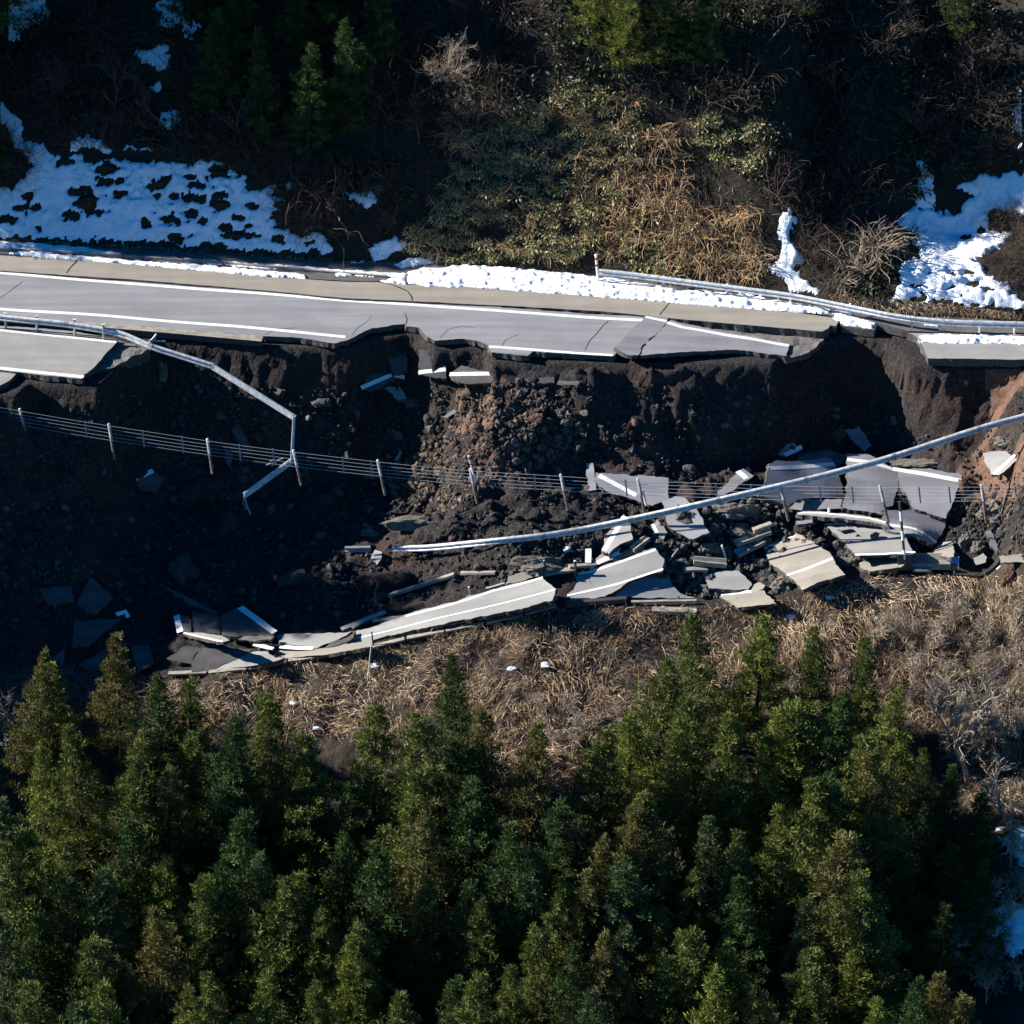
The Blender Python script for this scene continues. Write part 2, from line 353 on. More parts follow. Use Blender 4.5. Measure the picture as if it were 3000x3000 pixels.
def terrain():
    nz = lambda s, f: fbm(XX * f, YY * f, HT * f, 3, s)
    scp = sstep(0.05, 0.3, col(yE) + 0.1 - YY) * sstep(0, 0.6, YY - col(yM))
    X2 = XX + hol * 0.10 * nz(81, 1.6) + scp * 0.08 * nz(83, 4)
    Y2 = YY + hol * 0.12 * nz(91, 1.4) + scp * 0.10 * nz(93, 3.5)
    V = np.stack([X2, Y2, HT], -1).reshape(-1, 3)
    nx, ny = HT.shape
    I, J = np.meshgrid(np.arange(nx - 1), np.arange(ny - 1), indexing='ij')
    q = np.stack([I * ny + J, (I + 1) * ny + J, (I + 1) * ny + J + 1, I * ny + J + 1], -1).reshape(-1, 4)
    yc = (YY[:-1, :-1]).reshape(-1)
    yb = np.repeat(yB[:-1], ny - 1); yo = np.repeat(yO[:-1], ny - 1); xc = XX[:-1, :-1].reshape(-1)
    zone = np.where(yc > yb - 0.3, 0, np.where(yc > yo - 0.9, 1, np.where(yc > yo - 7.5, 2, 3)))
    pxs, pys = to_px(np.stack([xc, yc, HT[:-1, :-1].reshape(-1)], -1))
    red = (inpoly(pxs, pys, [(2880, 1100), (3300, 1050), (3300, 1600), (2930, 1520), (2830, 1470), (2780, 1400), (2860, 1330), (2900, 1240)]))
    redn = vnoise(xc * 0.6, yc * 0.6, seed=3)
    tan_ = inpoly(pxs, pys, [(1330, 1150), (1480, 1120), (1560, 1200), (1540, 1330), (1480, 1420), (1400, 1400), (1350, 1290)]) & (vnoise(xc * 1.4, yc * 1.4, seed=8) > -.25)
    res = []
    for z, (nm, m, lab) in enumerate([('hillside', ['hill_soil'], 0), ('landslide_slope', ['soil', 'red_soil', 'warm_soil'], 0), ('embankment', ['bank_soil'], 0), ('forest_floor', ['forest_soil'], 0)]):
        sel = zone == z; f = q[sel]
        used, inv = np.unique(f, return_inverse=True)
        mi = np.where(tan_[sel], 2, (red[sel] & (redn[sel] > -0.4)).astype(int)) if z == 1 else None
        o = obj(nm, mesh(nm, V[used], inv.reshape(-1, 4), m, True, mi)); tag(o, kind='structure'); res.append(o)
    return res
terrain()

# ================================================================ ROAD AND SLABS
class Plane:
    def __init__(s, p0, n):
        s.p0 = np.asarray(p0, float); s.n = np.asarray(n, float) / np.linalg.norm(n)
        s.u = np.cross(np.array([0, 1.0, 0]), s.n); s.u /= np.linalg.norm(s.u); s.v = np.cross(s.n, s.u)
    def uv(s, pts):
        p = at_plane(np.array([q[0] for q in pts]), np.array([q[1] for q in pts]), s.p0, s.n) - s.p0
        return np.stack([p @ s.u, p @ s.v], -1)
    def xyz(s, uv, h=0.0):
        uv = np.asarray(uv, float)
        return s.p0 + uv[..., :1] * s.u + uv[..., 1:2] * s.v + np.asarray(h)[..., None] * s.n
def rough_edge(poly, step, amp, seed):
    out = []; r = np.random.default_rng(seed); n = len(poly)
    for i in range(n):
        a = np.array(poly[i]); b = np.array(poly[(i + 1) % n]); L = np.hypot(*(b - a)); k = max(1, int(L / step))
        nrm = np.array([-(b - a)[1], (b - a)[0]]) / (L + 1e-9)
        for j in range(k):
            t = j / k
            off = 0 if j == 0 else amp * (vnoise(t * L * 2.2, i * 7.7, seed=seed) + 0.5 * r.normal() * 0.6)
            out.append(a + (b - a) * t + nrm * off)
    return np.array(out)
def slab_mesh(name, poly, pl, thick, mats, parent, dispf=None, cut=0.0, jitter=True, seed=1, origin=None, step=0.22, amp=0.03):
    P = rough_edge(poly, step, amp, seed) if jitter else np.array(poly)
    bm = bmesh.new()
    vs_ = [bm.verts.new((p[0], p[1], 0)) for p in P]
    fc = bm.faces.new(vs_)
    if fc.normal.z < 0: fc.normal_flip()
    bm.normal_update()
    if cut:
        lo, hi = P.min(0), P.max(0)
        for ax in (0, 1):
            for c in np.arange(lo[ax] + cut * 0.5, hi[ax], cut):
                co = [0, 0, 0]; co[ax] = c; no = [0, 0, 0]; no[ax] = 1
                bmesh.ops.bisect_plane(bm, geom=bm.verts[:] + bm.edges[:] + bm.faces[:], plane_co=co, plane_no=no)
    else:
        bmesh.ops.triangulate(bm, faces=bm.faces[:])
    r = bmesh.ops.extrude_face_region(bm, geom=bm.faces[:])
    newv = [e for e in r['geom'] if isinstance(e, bmesh.types.BMVert)]
    newset = set(newv)
    rr = random.Random(seed)
    bound = set()
    for e in bm.edges:
        if any(abs(f.normal.z) < 0.5 for f in e.link_faces):
            pass
    bmesh.ops.recalc_face_normals(bm, faces=bm.faces[:])
    # extruded copies become the top, the originals drop to the underside
    for v in bm.verts:
        if v not in newset: v.co.z = -thick
    bm.normal_update()
    bmesh.ops.recalc_face_normals(bm, faces=bm.faces[:])
    bm.normal_update()
    uv = np.array([(v.co.x, v.co.y) for v in bm.verts]); z = np.array([v.co.z for v in bm.verts])
    low = z < -1e-4
    if low.any():
        uv[low] += 0.10 * np.stack([vnoise(uv[low][:, 0] * 5, uv[low][:, 1] * 5, seed=seed), vnoise(uv[low][:, 0] * 5, uv[low][:, 1] * 5, seed=seed + 9)], -1)
    if dispf is not None: z = z + dispf(uv)
    X = pl.xyz(uv, z)
    o0 = np.array(origin)
    for v, c in zip(bm.verts, X): v.co = Vector(c - o0)
    for f in bm.faces: f.material_index = 0
    bm.normal_update()
    nn = Vector(pl.n)
    for f in bm.faces:
        if f.normal.dot(nn) < 0.55: f.material_index = 1
    me = bpy.data.meshes.new(name); bm.to_mesh(me); bm.free()
    for m in mats: me.materials.append(MATS[m])
    return obj(name, me, parent)
def strip_uv(line, w, step=0.3):
    L = np.array(line, float); pts = [L[0]]
    for a, b in zip(L[:-1], L[1:]):
        k = max(1, int(np.hypot(*(b - a)) / step))
        for j in range(1, k + 1): pts.append(a + (b - a) * j / k)
    pts = np.array(pts); t = np.gradient(pts, axis=0); t /= np.linalg.norm(t, axis=1)[:, None] + 1e-9
    nrm = np.stack([-t[:, 1], t[:, 0]], -1)
    w = np.broadcast_to(np.asarray(w, float), (len(pts),))[:, None] / 2
    return pts + nrm * w, pts - nrm * w
def stripe(name, line_px, w, pl, m, parent, dispf=None, origin=(0, 0, 0), h=0.006, wob=0.0, seed=0):
    uv = pl.uv(line_px); a, b = strip_uv(uv, w)
    if wob:
        a = a + wob * np.stack([vnoise(a[:, 0] * 6, a[:, 1] * 6, seed=seed)] * 2, -1); b = b + wob * np.stack([vnoise(b[:, 0] * 6, b[:, 1] * 6, seed=seed + 3)] * 2, -1)
    da = dispf(a) if dispf is not None else np.zeros(len(a)); db = dispf(b) if dispf is not None else np.zeros(len(b))
    A = pl.xyz(a, da + h); B = pl.xyz(b, db + h); A0 = pl.xyz(a, da - 0.004); B0 = pl.xyz(b, db - 0.004); n = len(A)
    V = np.concatenate([A, B, A0, B0]) - np.array(origin)
    F = [(i, n + i, n + i + 1, i + 1) for i in range(n - 1)]
    F += [(i, i + 1, 2 * n + i + 1, 2 * n + i) for i in range(n - 1)] + [(n + i, 3 * n + i, 3 * n + i + 1, n + i + 1) for i in range(n - 1)]
    return obj(name, mesh(name, V, F, [m]), parent)
def make_disp(amp, f, seed, curl=None):
    def d(uv):
        uv = np.asarray(uv); r = amp * vnoise(uv[:, 0] * f, uv[:, 1] * f, seed=seed)
        if curl is not None:                       # (direction angle, start, strength): bends the slab beyond start
            a, s0, k = curl; c = uv[:, 0] * math.cos(a) + uv[:, 1] * math.sin(a); q = np.clip(c - s0, 0, None); r = r + k * q * q
        return r
    return d
FLAT = lambda z: Plane((0, 15, z), (0, 0, 1))

# ---- the standing road
rd = obj('road', None, None, (0, 15, 0)); tag(rd, 'intact grey road lane ending in a broken edge above the collapse', kind='structure')
RO = (0, 15, 0)
lane_top = [(-60, 786), (0, 791), (362, 818), (673, 843), (1000, 867), (1207, 881), (1518, 905), (1890, 928)]
lane_bot = [(1799, 1041), (1704, 1037), (1560, 1030), (1546, 1043), (1440, 1033), (1430, 1012), (1409, 1002), (1352, 992), (1274, 997), (1254, 986), (1228, 960), (1191, 955), (1186, 948), (1093, 960), (1057, 976), (1023, 994),
            (990, 1004), (980, 1006), (880, 990), (771, 985), (362, 951), (0, 925), (-60, 921)]
pl = FLAT(0.0)
rdisp = make_disp(0.03, 0.25, 3)
slab_mesh('lane_pavement', pl.uv(lane_top + lane_bot), pl, 0.28, ['asphalt', 'asphalt_break'], rd, rdisp, 1.2, True, 5, RO, 0.14, 0.045)
upl = [(-60, 796), (0, 801), (362, 829), (673, 854), (1000, 879), (1207, 892), (1518, 916), (1882, 938)]
lol = [(-60, 899), (0, 904), (362, 930), (673, 955), (860, 972), (1012, 987)]
stripe('white_line', upl, 0.23, pl, 'paint', rd, rdisp, RO)
stripe('white_line', lol, 0.23, pl, 'paint', rd, rdisp, RO)
stripe('white_line', [(1433, 1016), (1560, 1025), (1700, 1034), (1795, 1039)], 0.2, pl, 'paint', rd, rdisp, RO)
for k, (cp, w) in enumerate([(cr('2', [(365, 580), (372, 550), (360, 512)]), .02), (cr('2', [(1380, 722), (1405, 670), (1450, 625), (1475, 590), (1512, 558)]), .035), (cr('1', [(0, 430), (60, 390), (125, 340)]), .02), (cr('2', [(60, 640), (90, 600), (150, 560), (170, 530)]), .02), (cr('2', [(560, 655), (600, 610), (680, 590), (760, 600)]), .018), (cr('2', [(900, 715), (930, 670), (1000, 640)]), .015), (cr('1', [(1500, 640), (1560, 610), (1680, 600)]), .015)]):
    stripe('crack', cp, w, pl, 'crack', rd, rdisp, RO, 0.007, 0.02, k)
# shoulder on the hill side, a hand higher than the lane
sh = FLAT(0.10)
s_top = cr('1', [(-120, 180), (0, 188), (430, 215), (1000, 262), (1500, 310), (1932, 338)]) + cr('2', [(200, 342), (400, 358), (640, 362), (1300, 412), (1850, 455)]) + cr('3', [(200, 480), (600, 508), (835, 540), (850, 558), (885, 558), (868, 590), (835, 585), (825, 602), (790, 620)])
s_bot = cr('3', [(0, 552)]) + cr('2', [(1500, 508), (1000, 478), (400, 449), (0, 430)]) + cr('1', [(1500, 388), (800, 330), (0, 276), (-120, 268)])
slab_mesh('shoulder_pavement', sh.uv(s_top + s_bot), sh, 0.40, ['asphalt_shoulder', 'asphalt_break'], rd, None, 1.5, True, 8, RO, 0.3, 0.02)
for k, (cp, w) in enumerate([(cr('1', [(378, 290), (395, 262), (430, 228), (440, 205)]), .06), (cr('2', [(200, 336), (270, 352), (330, 372), (375, 395), (400, 425), (402, 446)]), .07), (cr('2', [(1800, 528), (1830, 490), (1862, 452)]), .05)]):
    stripe('crack', cp, w, sh, 'crack', rd, None, RO, 0.007, 0.03, k + 5)
# darker gutter strip between shoulder and hillside
gt = FLAT(0.04)
g_top = [(-60, 712), (0, 712), (500, 734), (1000, 770), (1300, 771), (1750, 803), (2130, 848), (2400, 888), (2480, 905), (2570, 930)]
g_bot = cr('3', [(1105, 560), (1085, 612), (900, 588), (840, 530), (600, 500), (0, 460)]) + cr('2', [(1850, 450), (1300, 408), (640, 357), (200, 337)]) + cr('1', [(1932, 333), (1500, 305), (430, 210), (-120, 176)])
slab_mesh('gutter_pavement', gt.uv(g_top + g_bot), gt, 0.36, ['asphalt_damp', 'asphalt_break'], rd, None, 0, True, 9, RO, 0.4, 0.02)
# kerb stones along the hill side
kb = FLAT(0.05)
kl = cr('1', [(0, 160), (700, 195), (1300, 240), (1932, 292)]) + cr('2', [(370, 322)])
kuv = kb.uv(kl); tot = np.concatenate([[0], np.cumsum(np.hypot(*np.diff(kuv, axis=0).T))])
km = None
for k in range(int(tot[-1] / 1.0)):
    a = np.array([np.interp(k + 0.02, tot, kuv[:, 0]), np.interp(k + 0.02, tot, kuv[:, 1])]); b = np.array([np.interp(k + 0.98, tot, kuv[:, 0]), np.interp(k + 0.98, tot, kuv[:, 1])])
    c = kb.xyz((a + b) / 2); t = kb.xyz(b) - kb.xyz(a); t /= np.linalg.norm(t)
    if km is None:
        v, f = boxm((0, 0, 0.03), (0.48, 0, 0), (0, 0.07, 0), (0, 0, 0.06)); km = mesh('kerb_stone', v, f, ['concrete'])
    o = obj('kerb_stone', km, rd, c - np.array(RO)); o.rotation_euler.z = math.atan2(t[1], t[0]) + random.uniform(-.02, .02)
# exposed base at the broken right end
bs = FLAT(-0.27)
slab_mesh('exposed_base', bs.uv(cr('3', [(0, 560), (300, 585), (800, 632), (800, 665), (715, 742), (600, 770), (300, 735), (0, 700)])), bs, 0.3, ['road_base', 'asphalt_break'], rd, make_disp(0.07, 2.2, 17), 0.3, True, 12, RO, 0.2, 0.06)
# concrete drain along the lower side of the lane
dr = FLAT(0.06)
slab_mesh('drain_edge', dr.uv([(-60, 921), (362, 950), (640, 974), (771, 985), (766, 1000), (500, 976), (250, 955), (-60, 935)]), dr, 0.34, ['concrete', 'asphalt_break'], rd, None, 0, False, 2, RO)

# ---- lower lane still standing on the left
rl = obj('road', None, None, (-20, 12, 0)); tag(rl, 'short stretch of the lower lane still standing, broken off in a slant', kind='structure')
RL = (-20, 12, 0)
lp = FLAT(-0.02)
slab_mesh('lane_pavement', lp.uv([(-80, 955)] + cr('a', [(0, 235), (450, 262), (900, 300), (1480, 405), (1440, 470), (1330, 580), (1240, 690), (1170, 770), (1050, 850), (1055, 885), (1020, 900), (500, 852), (0, 790)]) + [(-80, 1080)]), lp, 0.26, ['asphalt_worn', 'asphalt_break'], rl, None, 1.0, True, 14, RL, 0.2, 0.03)
stripe('white_line', [(-80, 962)] + cr('a', [(0, 290), (600, 350), (1465, 440)]), 0.22, lp, 'paint_worn', rl, None, RL)
stripe('white_line', [(-80, 1077)] + cr('a', [(0, 765), (500, 820), (1052, 876)]), 0.24, lp, 'paint', rl, None, RL)
lq = FLAT(-0.12)
slab_mesh('shoulder_pavement', lq.uv([(-200, 1086)] + cr('a', [(0, 808), (210, 830), (140, 905), (60, 955), (-30, 1000)]) + [(-200, 1185)]), lq, 0.26, ['asphalt_worn', 'asphalt_break'], rl, None, 0, True, 15, RL, 0.2, 0.03)
lb = FLAT(-0.28)
slab_mesh('exposed_base', lb.uv(cr('a', [(1450, 400), (1885, 500), (1880, 540), (1700, 610), (1560, 690), (1380, 780), (1240, 795), (1050, 890), (1000, 700)])), lb, 0.6, ['road_base', 'asphalt_break'], rl, make_disp(0.10, 2.4, 19), 0.3, True, 16, RL, 0.2, 0.06)

# ---- right end of the road
rr_ = obj('road', None, None, (20, 13, 0)); tag(rr_, 'broken road shoulder standing again beyond the gap', kind='structure')
RR = (20, 13, 0)
slab_mesh('shoulder_pavement', sh.uv(cr('3', [(1275, 628), (1500, 632), (2150, 640), (2150, 780), (1800, 778), (1388, 772), (1350, 690), (1325, 650)])), sh, 0.4, ['asphalt_worn', 'asphalt_break'], rr_, None, 1.0, True, 18, RR, 0.25, 0.03)
g2 = FLAT(0.14)
slab_mesh('gutter_pavement', g2.uv(cr('3', [(1000, 545), (1240, 500), (1932, 575), (2150, 580), (2150, 632), (1500, 625), (1280, 618)])), g2, 0.4, ['asphalt_damp', 'asphalt_break'], rr_, None, 0, True, 20, RR, 0.3, 0.02)

# ---- broken slabs: each one a thing
SLABN = [0]
def slab(code, poly, label, lines=(), m='asphalt', tl=0.0, tc=0.0, lift=0.12, thick=0.16, amp=0.02, fr=0.8, curl=None, cat='broken asphalt', name='broken_asphalt', base=None, lm='paint', group=None, cracks=(), edge=0.055, fit=True):
    SLABN[0] += 1; seed = 100 + SLABN[0]
    P = cr(code, poly) if isinstance(code, str) else poly
    if base is None:
        cxy = np.mean(P, 0); G = ground([p[0] for p in P] + [cxy[0]], [p[1] for p in P] + [cxy[1]])
        A = np.c_[G[:, 0], G[:, 1], np.ones(len(G))]; k, *_ = np.linalg.lstsq(A, G[:, 2], rcond=None)
        gx, gy = (np.clip(k[0], -0.22, 0.26), np.clip(k[1], -0.1, 0.75)) if fit else (0, 0)
        p0 = G.mean(0).copy()
        res = (G - p0) @ np.array([-gx, -gy, 1.0]); p0[2] += lift + 0.35 * max(res.max(), 0)
        n = np.array([-gx - math.tan(R(tl)), -gy - math.tan(R(tc)), 1.0])
    else:
        px0, py0, z = base; p0 = at_z(px0, py0, z); n = np.array([-math.tan(R(tl)), -math.tan(R(tc)), 1.0])
    pl = Plane(p0, n); uv = pl.uv(P)
    dispf = make_disp(amp, fr, seed, curl)
    size = np.ptp(uv, axis=0).max()
    o = thing(name, p0, label, cat, group)
    surf = slab_mesh('asphalt', uv, pl, thick, [m, 'asphalt_break' if m.startswith('asphalt') else m], o, dispf, max(0.25, size / 14), True, seed, p0, 0.16, edge)
    for ln in lines:
        pts, w = ln
        stripe('white_line', cr(code, pts) if isinstance(code, str) else pts, w, pl, lm, o, dispf, p0, 0.007, 0.01, seed)
    for ck in cracks:
        pts, w = ck
        stripe('crack', cr(code, pts), w, pl, 'crack', o, dispf, p0, 0.006, 0.03, seed)
    return o, pl

# lifted flap and sagging slab at the end of the upper lane
slab('2', [(1730, 523), (1850, 543), (1835, 575), (1780, 640), (1700, 705), (1680, 755), (1620, 752), (1545, 712), (1640, 615)], 'grey asphalt flap prised up across the end of the lane', [([(1722, 538), (1842, 563)], .2)], base=(1870, 985, 0.16), tl=-5, tc=2, thick=0.2)
slab('p', [(1962, 938)] + cr('3', [(0, 573), (605, 690), (590, 758), (470, 745), (310, 725), (0, 737)]) + [(1875, 1041), (1884, 1020), (1925, 980)], 'long tapering asphalt slab with a white line sagging off the lane end', [([(1955, 945)] + cr('3', [(0, 597), (600, 700)]), .22)], base=(2050, 985, 0.03), tl=-2.5, tc=1, thick=0.2)
# slabs just under the scarp
D2 = lambda poly, lab, lines=(), **k: slab('2', poly, lab, lines, **{'m': 'asphalt_shaded', **k})
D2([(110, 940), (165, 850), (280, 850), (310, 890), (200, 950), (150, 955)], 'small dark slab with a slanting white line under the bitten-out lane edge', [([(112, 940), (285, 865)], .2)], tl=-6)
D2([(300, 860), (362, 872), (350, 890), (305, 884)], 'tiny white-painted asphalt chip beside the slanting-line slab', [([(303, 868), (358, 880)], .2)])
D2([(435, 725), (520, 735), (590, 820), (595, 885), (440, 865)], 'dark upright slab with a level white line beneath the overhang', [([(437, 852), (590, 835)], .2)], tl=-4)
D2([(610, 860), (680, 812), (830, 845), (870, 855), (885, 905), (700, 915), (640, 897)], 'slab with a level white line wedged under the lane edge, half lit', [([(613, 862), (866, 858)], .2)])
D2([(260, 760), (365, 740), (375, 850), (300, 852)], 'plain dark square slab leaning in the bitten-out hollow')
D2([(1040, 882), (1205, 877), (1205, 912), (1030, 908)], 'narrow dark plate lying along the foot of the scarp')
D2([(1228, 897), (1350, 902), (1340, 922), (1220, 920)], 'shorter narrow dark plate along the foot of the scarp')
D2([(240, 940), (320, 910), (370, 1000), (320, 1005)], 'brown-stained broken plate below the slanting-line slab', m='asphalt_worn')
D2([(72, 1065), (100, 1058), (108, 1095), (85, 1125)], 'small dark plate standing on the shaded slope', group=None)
# right cluster
D6 = lambda poly, lab, lines=(), **k: slab('6', poly, lab, lines, **k)
D6([(485, 402), (520, 387), (840, 372), (860, 410), (900, 520), (912, 600), (800, 592), (690, 598), (640, 612), (600, 645), (430, 575), (470, 500)], 'broad grey slab with a white line along its upper edge under the fallen rail', [([(495, 428), (700, 416), (857, 408)], .23)], tl=-12, tc=8, lift=0.6, thick=0.2, amp=0.05)
D6([(602, 655), (640, 615), (700, 598), (905, 602), (898, 655), (700, 664)], 'pale crescent of asphalt broken off the foot of the broad lined slab', tl=8, tc=-14, lift=0.35, thick=0.14, amp=.05)
D6([(920, 342), (1050, 357), (1120, 392), (1205, 438), (1225, 495), (1190, 640), (1150, 650), (1128, 700), (905, 652), (938, 520), (930, 400)], 'tall buckled slab with a rounded dip beside the broad lined slab', [([(930, 378), (1060, 400), (1200, 437)], .23)], tl=-12, tc=8, lift=0.7, thick=0.2, amp=0.22, fr=0.5)
D6([(1212, 440), (1400, 428), (1580, 467), (1550, 560), (1520, 650), (1490, 712), (1310, 657), (1255, 560), (1228, 492)], 'large smooth slab with a long white line, under the cable posts', [([(1190, 432), (1400, 466), (1578, 500)], .23)], tl=-14, tc=8, lift=0.65, thick=0.2, amp=0.06)
D6([(1150, 648), (1290, 657), (1498, 712), (1470, 790), (1430, 850), (1390, 865), (1280, 822), (1170, 765), (1130, 700)], 'bowl-shaped slab with a white line above the snow pole', [([(1150, 725), (1280, 772), (1440, 840)], .2)], tl=-9, tc=4, lift=0.5, thick=0.2, amp=0.26, fr=0.6, cracks=[([(1270, 752), (1340, 760), (1400, 800), (1440, 822)], .03)])
D6([(640, 672), (760, 672), (905, 682), (1060, 702), (1140, 722), (1165, 752), (1060, 730), (900, 708), (760, 700), (650, 690)], 'curved ribbon of kerb and white line along the foot of the slabs', [([(650, 680), (760, 682), (905, 692), (1060, 712), (1150, 735)], .14)], m='asphalt_worn', lift=0.4, tl=3, thick=.18)
D6([(800, 742), (900, 730), (1060, 745), (1180, 790), (1270, 822), (1300, 900), (1322, 908), (980, 922), (930, 862), (870, 805)], 'flat speckled slab lying below the curved kerb ribbon', [([(805, 748), (880, 742), (960, 745)], .16), ([(975, 916), (1150, 913), (1316, 904)], .17)], m='asphalt_worn', tl=5, tc=-6, lift=0.25)
D6([(978, 928), (1320, 917), (1235, 990), (1060, 1012), (1005, 990)], 'sunlit beige shoulder slab beneath the speckled slab', m='asphalt_shoulder', tl=9, tc=-8, lift=0.25)
D6([(460, 872), (640, 790), (700, 832), (770, 868), (830, 902), (880, 982), (920, 1030), (760, 1080), (680, 1122), (600, 1040), (500, 972)], 'pale rectangular slab with two white lines standing by itself', [([(460, 886), (640, 808)], .18), ([(590, 1036), (720, 985), (846, 936)], .18)], m='asphalt_shoulder', tl=10, tc=-6, lift=0.45, thick=0.2, amp=.05)
D6([(110, 1022), (320, 1010), (392, 1088), (370, 1117), (260, 1112), (150, 1105)], 'grey wedge-shaped slab left of the pale two-line slab', m='asphalt_worn', tl=6, tc=-4, lift=0.3)
D6([(165, 1145), (300, 1130), (460, 1120), (530, 1195), (310, 1217), (240, 1172)], 'low pale slab with a white line along its top by the grass edge', [([(168, 1143), (300, 1137), (395, 1125)], .16)], m='asphalt_shoulder', tl=10, tc=-4, lift=0.22)
D6([(380, 1110), (430, 1075), (468, 1092), (455, 1112), (400, 1128)], 'curled pale chip between the wedge slab and the low slab', m='asphalt_shoulder', tl=12, lift=0.35)
D6([(535, 352), (610, 275), (682, 320), (640, 347), (570, 362)], 'small dark slab with a white line on the slope above the broad slab', [([(576, 355), (675, 305)], .2)])
D6([(915, 210), (990, 170), (1030, 232), (1070, 300), (1030, 335), (975, 290)], 'lone bare dark slab high on the shaded soil slope')
D6([(1700, 345), (1770, 333), (1830, 330), (1895, 380), (1790, 466), (1745, 462), (1712, 400)], 'sunlit slab with a slanting white line lying on red soil', [([(1760, 462), (1880, 352)], .2)], m='asphalt_worn', tl=10, tc=-8, lift=0.25)
D6([(195, 562), (300, 465), (340, 430), (402, 470), (270, 560), (215, 582)], 'dark kite-shaped slab with a cross-wise white band', [([(312, 445), (362, 487)], .28)], lift=.2)
D6([(1455, 850), (1525, 842), (1535, 925), (1520, 935), (1410, 918)], 'pale block of broken shoulder beside the two split boulders', m='asphalt_shoulder', tl=10, tc=-10, lift=.25)
D6([(1790, 928), (1960, 900), (1990, 960), (1800, 965)], 'concrete-coloured slab at the far end of the wreckage by the red boulder', m='asphalt_shoulder', tl=6, tc=0, lift=.3)
D6([(1710, 790), (1740, 778), (1790, 880), (1780, 900), (1745, 870)], 'thin dark plate standing on edge by the rounded tan boulder', tl=-20, lift=.3)
D6([(1645, 935), (1700, 908), (1722, 930), (1715, 960), (1660, 975)], 'small light chip of pavement behind the blue marker', m='asphalt_worn', tl=8, lift=.25)
slab('p', [(1938, 1468), (1978, 1452), (2004, 1456), (2042, 1492), (2078, 1558), (2030, 1578), (1960, 1545)], 'dark bent slab lying under the fallen rail in the rubble', tl=2, lift=.3, amp=.1, fr=.6)
slab('p', [(1908, 1540), (1925, 1520), (1955, 1560), (1945, 1580), (1920, 1560)], 'little dark slab with a stub of white line by the bent slab', [([(1912, 1535), (1925, 1560)], .15)], lift=.2)
# small debris between the big slabs
for k, (pp, lab) in enumerate([([(655, 690), (730, 690), (740, 712), (670, 712)], 'splintered strip under the pale crescent'), ([(735, 715), (770, 690), (775, 715), (745, 735)], 'thumb-sized asphalt fragment beside the splintered strip'),
                  ([(640, 725), (730, 716), (735, 735), (650, 745)], 'flat dark fragment at the end of the curved ribbon'), ([(880, 770), (930, 755), (950, 770), (900, 778)], 'dark scrap lying on the speckled slab'),
                  ([(935, 715), (990, 735), (985, 755), (945, 735)], 'crumbled flake above the speckled slab'), ([(830, 700), (870, 690), (890, 712), (850, 722)], 'jagged flake beneath the curved ribbon')]):
    D6(pp, lab, lift=0.32, tl=random.uniform(-8, 12), tc=random.uniform(-10, 10), thick=.1, m='asphalt_worn', cat='rubble')
# middle cluster
D5 = lambda poly, lab, lines=(), **k: slab('5', poly, lab, lines, **k)
D5([(1440, 452), (1600, 458), (1850, 480), (1852, 600), (1760, 640), (1640, 600), (1500, 560), (1430, 500)], 'blue-grey slab with a slanting white line on the slope behind the cables', [([(1458, 470), (1670, 580)], .24)], tl=-3, lift=.3, amp=.04)
D5([(1385, 400), (1425, 400), (1442, 550), (1400, 556)], 'narrow upright grey plate behind the cables', lift=.2)
D5([(1600, 688), (1640, 742), (1650, 830), (1560, 872), (1500, 908), (1472, 897), (1502, 800)], 'sunlit triangular slab with a steep white line under the fallen rail', [([(1602, 700), (1490, 893)], .24)], m='asphalt_worn', tl=14, tc=-4, lift=.4)
MAINLIFT = dict(m='asphalt_worn', tl=5, tc=-3, lift=.34, thick=.22, fit=True)
T, TP = D5([(-120, 1395), (0, 1368), (170, 1330), (420, 1240), (650, 1192), (740, 1150), (860, 1112), (1140, 1040), (1165, 1075), (1215, 1112), (1195, 1180), (1000, 1228), (600, 1308), (300, 1372), (0, 1452), (-120, 1478)],
   'long sunlit ribbon of fallen road with white lines on both edges', [([(365, 1268), (600, 1212), (745, 1165), (860, 1122), (1138, 1050)], .12), ([(-100, 1432), (0, 1412), (400, 1318), (800, 1222), (1208, 1118)], .07)], amp=.08, fr=.3, **MAINLIFT)
D5([(1180, 1045), (1300, 1030), (1395, 1008), (1560, 950), (1775, 878), (1827, 940), (1815, 1012), (1640, 1050), (1582, 1102), (1490, 1150), (1275, 1182), (1290, 1140), (1240, 1110), (1205, 1085)], 'second sunlit stretch of fallen road beyond the ragged crack', [([(1185, 1042), (1300, 1032), (1392, 1016), (1560, 962), (1778, 888)], .12), ([(1272, 1150), (1420, 1115), (1580, 1075), (1820, 998)], .10)], m='asphalt_worn', tl=13, tc=-4, lift=.28, thick=.22, amp=.07, fr=.4, cracks=[([(1390, 1030), (1400, 1060), (1425, 1100)], .03)])
D5([(1645, 1052), (1760, 1038), (1850, 1030), (1880, 1100), (1940, 1145), (2010, 1165), (1615, 1160), (1500, 1152), (1592, 1102)], 'grey shadowed slab sagging at the end of the fallen road', m='asphalt', tl=2, tc=-3, lift=.18, thick=.25, amp=.05)
D5([(925, 1090), (945, 1040), (1110, 993), (1117, 1040), (1000, 1072)], 'pale drain slab stepped above the fallen road ribbon', m='asphalt_shoulder', tl=12, tc=-2, lift=.35)
D5([(1180, 880), (1300, 868), (1330, 920), (1280, 950), (1200, 940)], 'dark grey earth-crusted slab by the gravel heap', m='road_base', lift=.2, tl=-6, amp=.06) if False else None
D5([(1255, 880), (1290, 868), (1325, 900), (1270, 905)], 'little dark block with a white painted end in the gravel', [([(1265, 878), (1278, 902)], .25)], lift=.2, tl=10, cat='rubble')
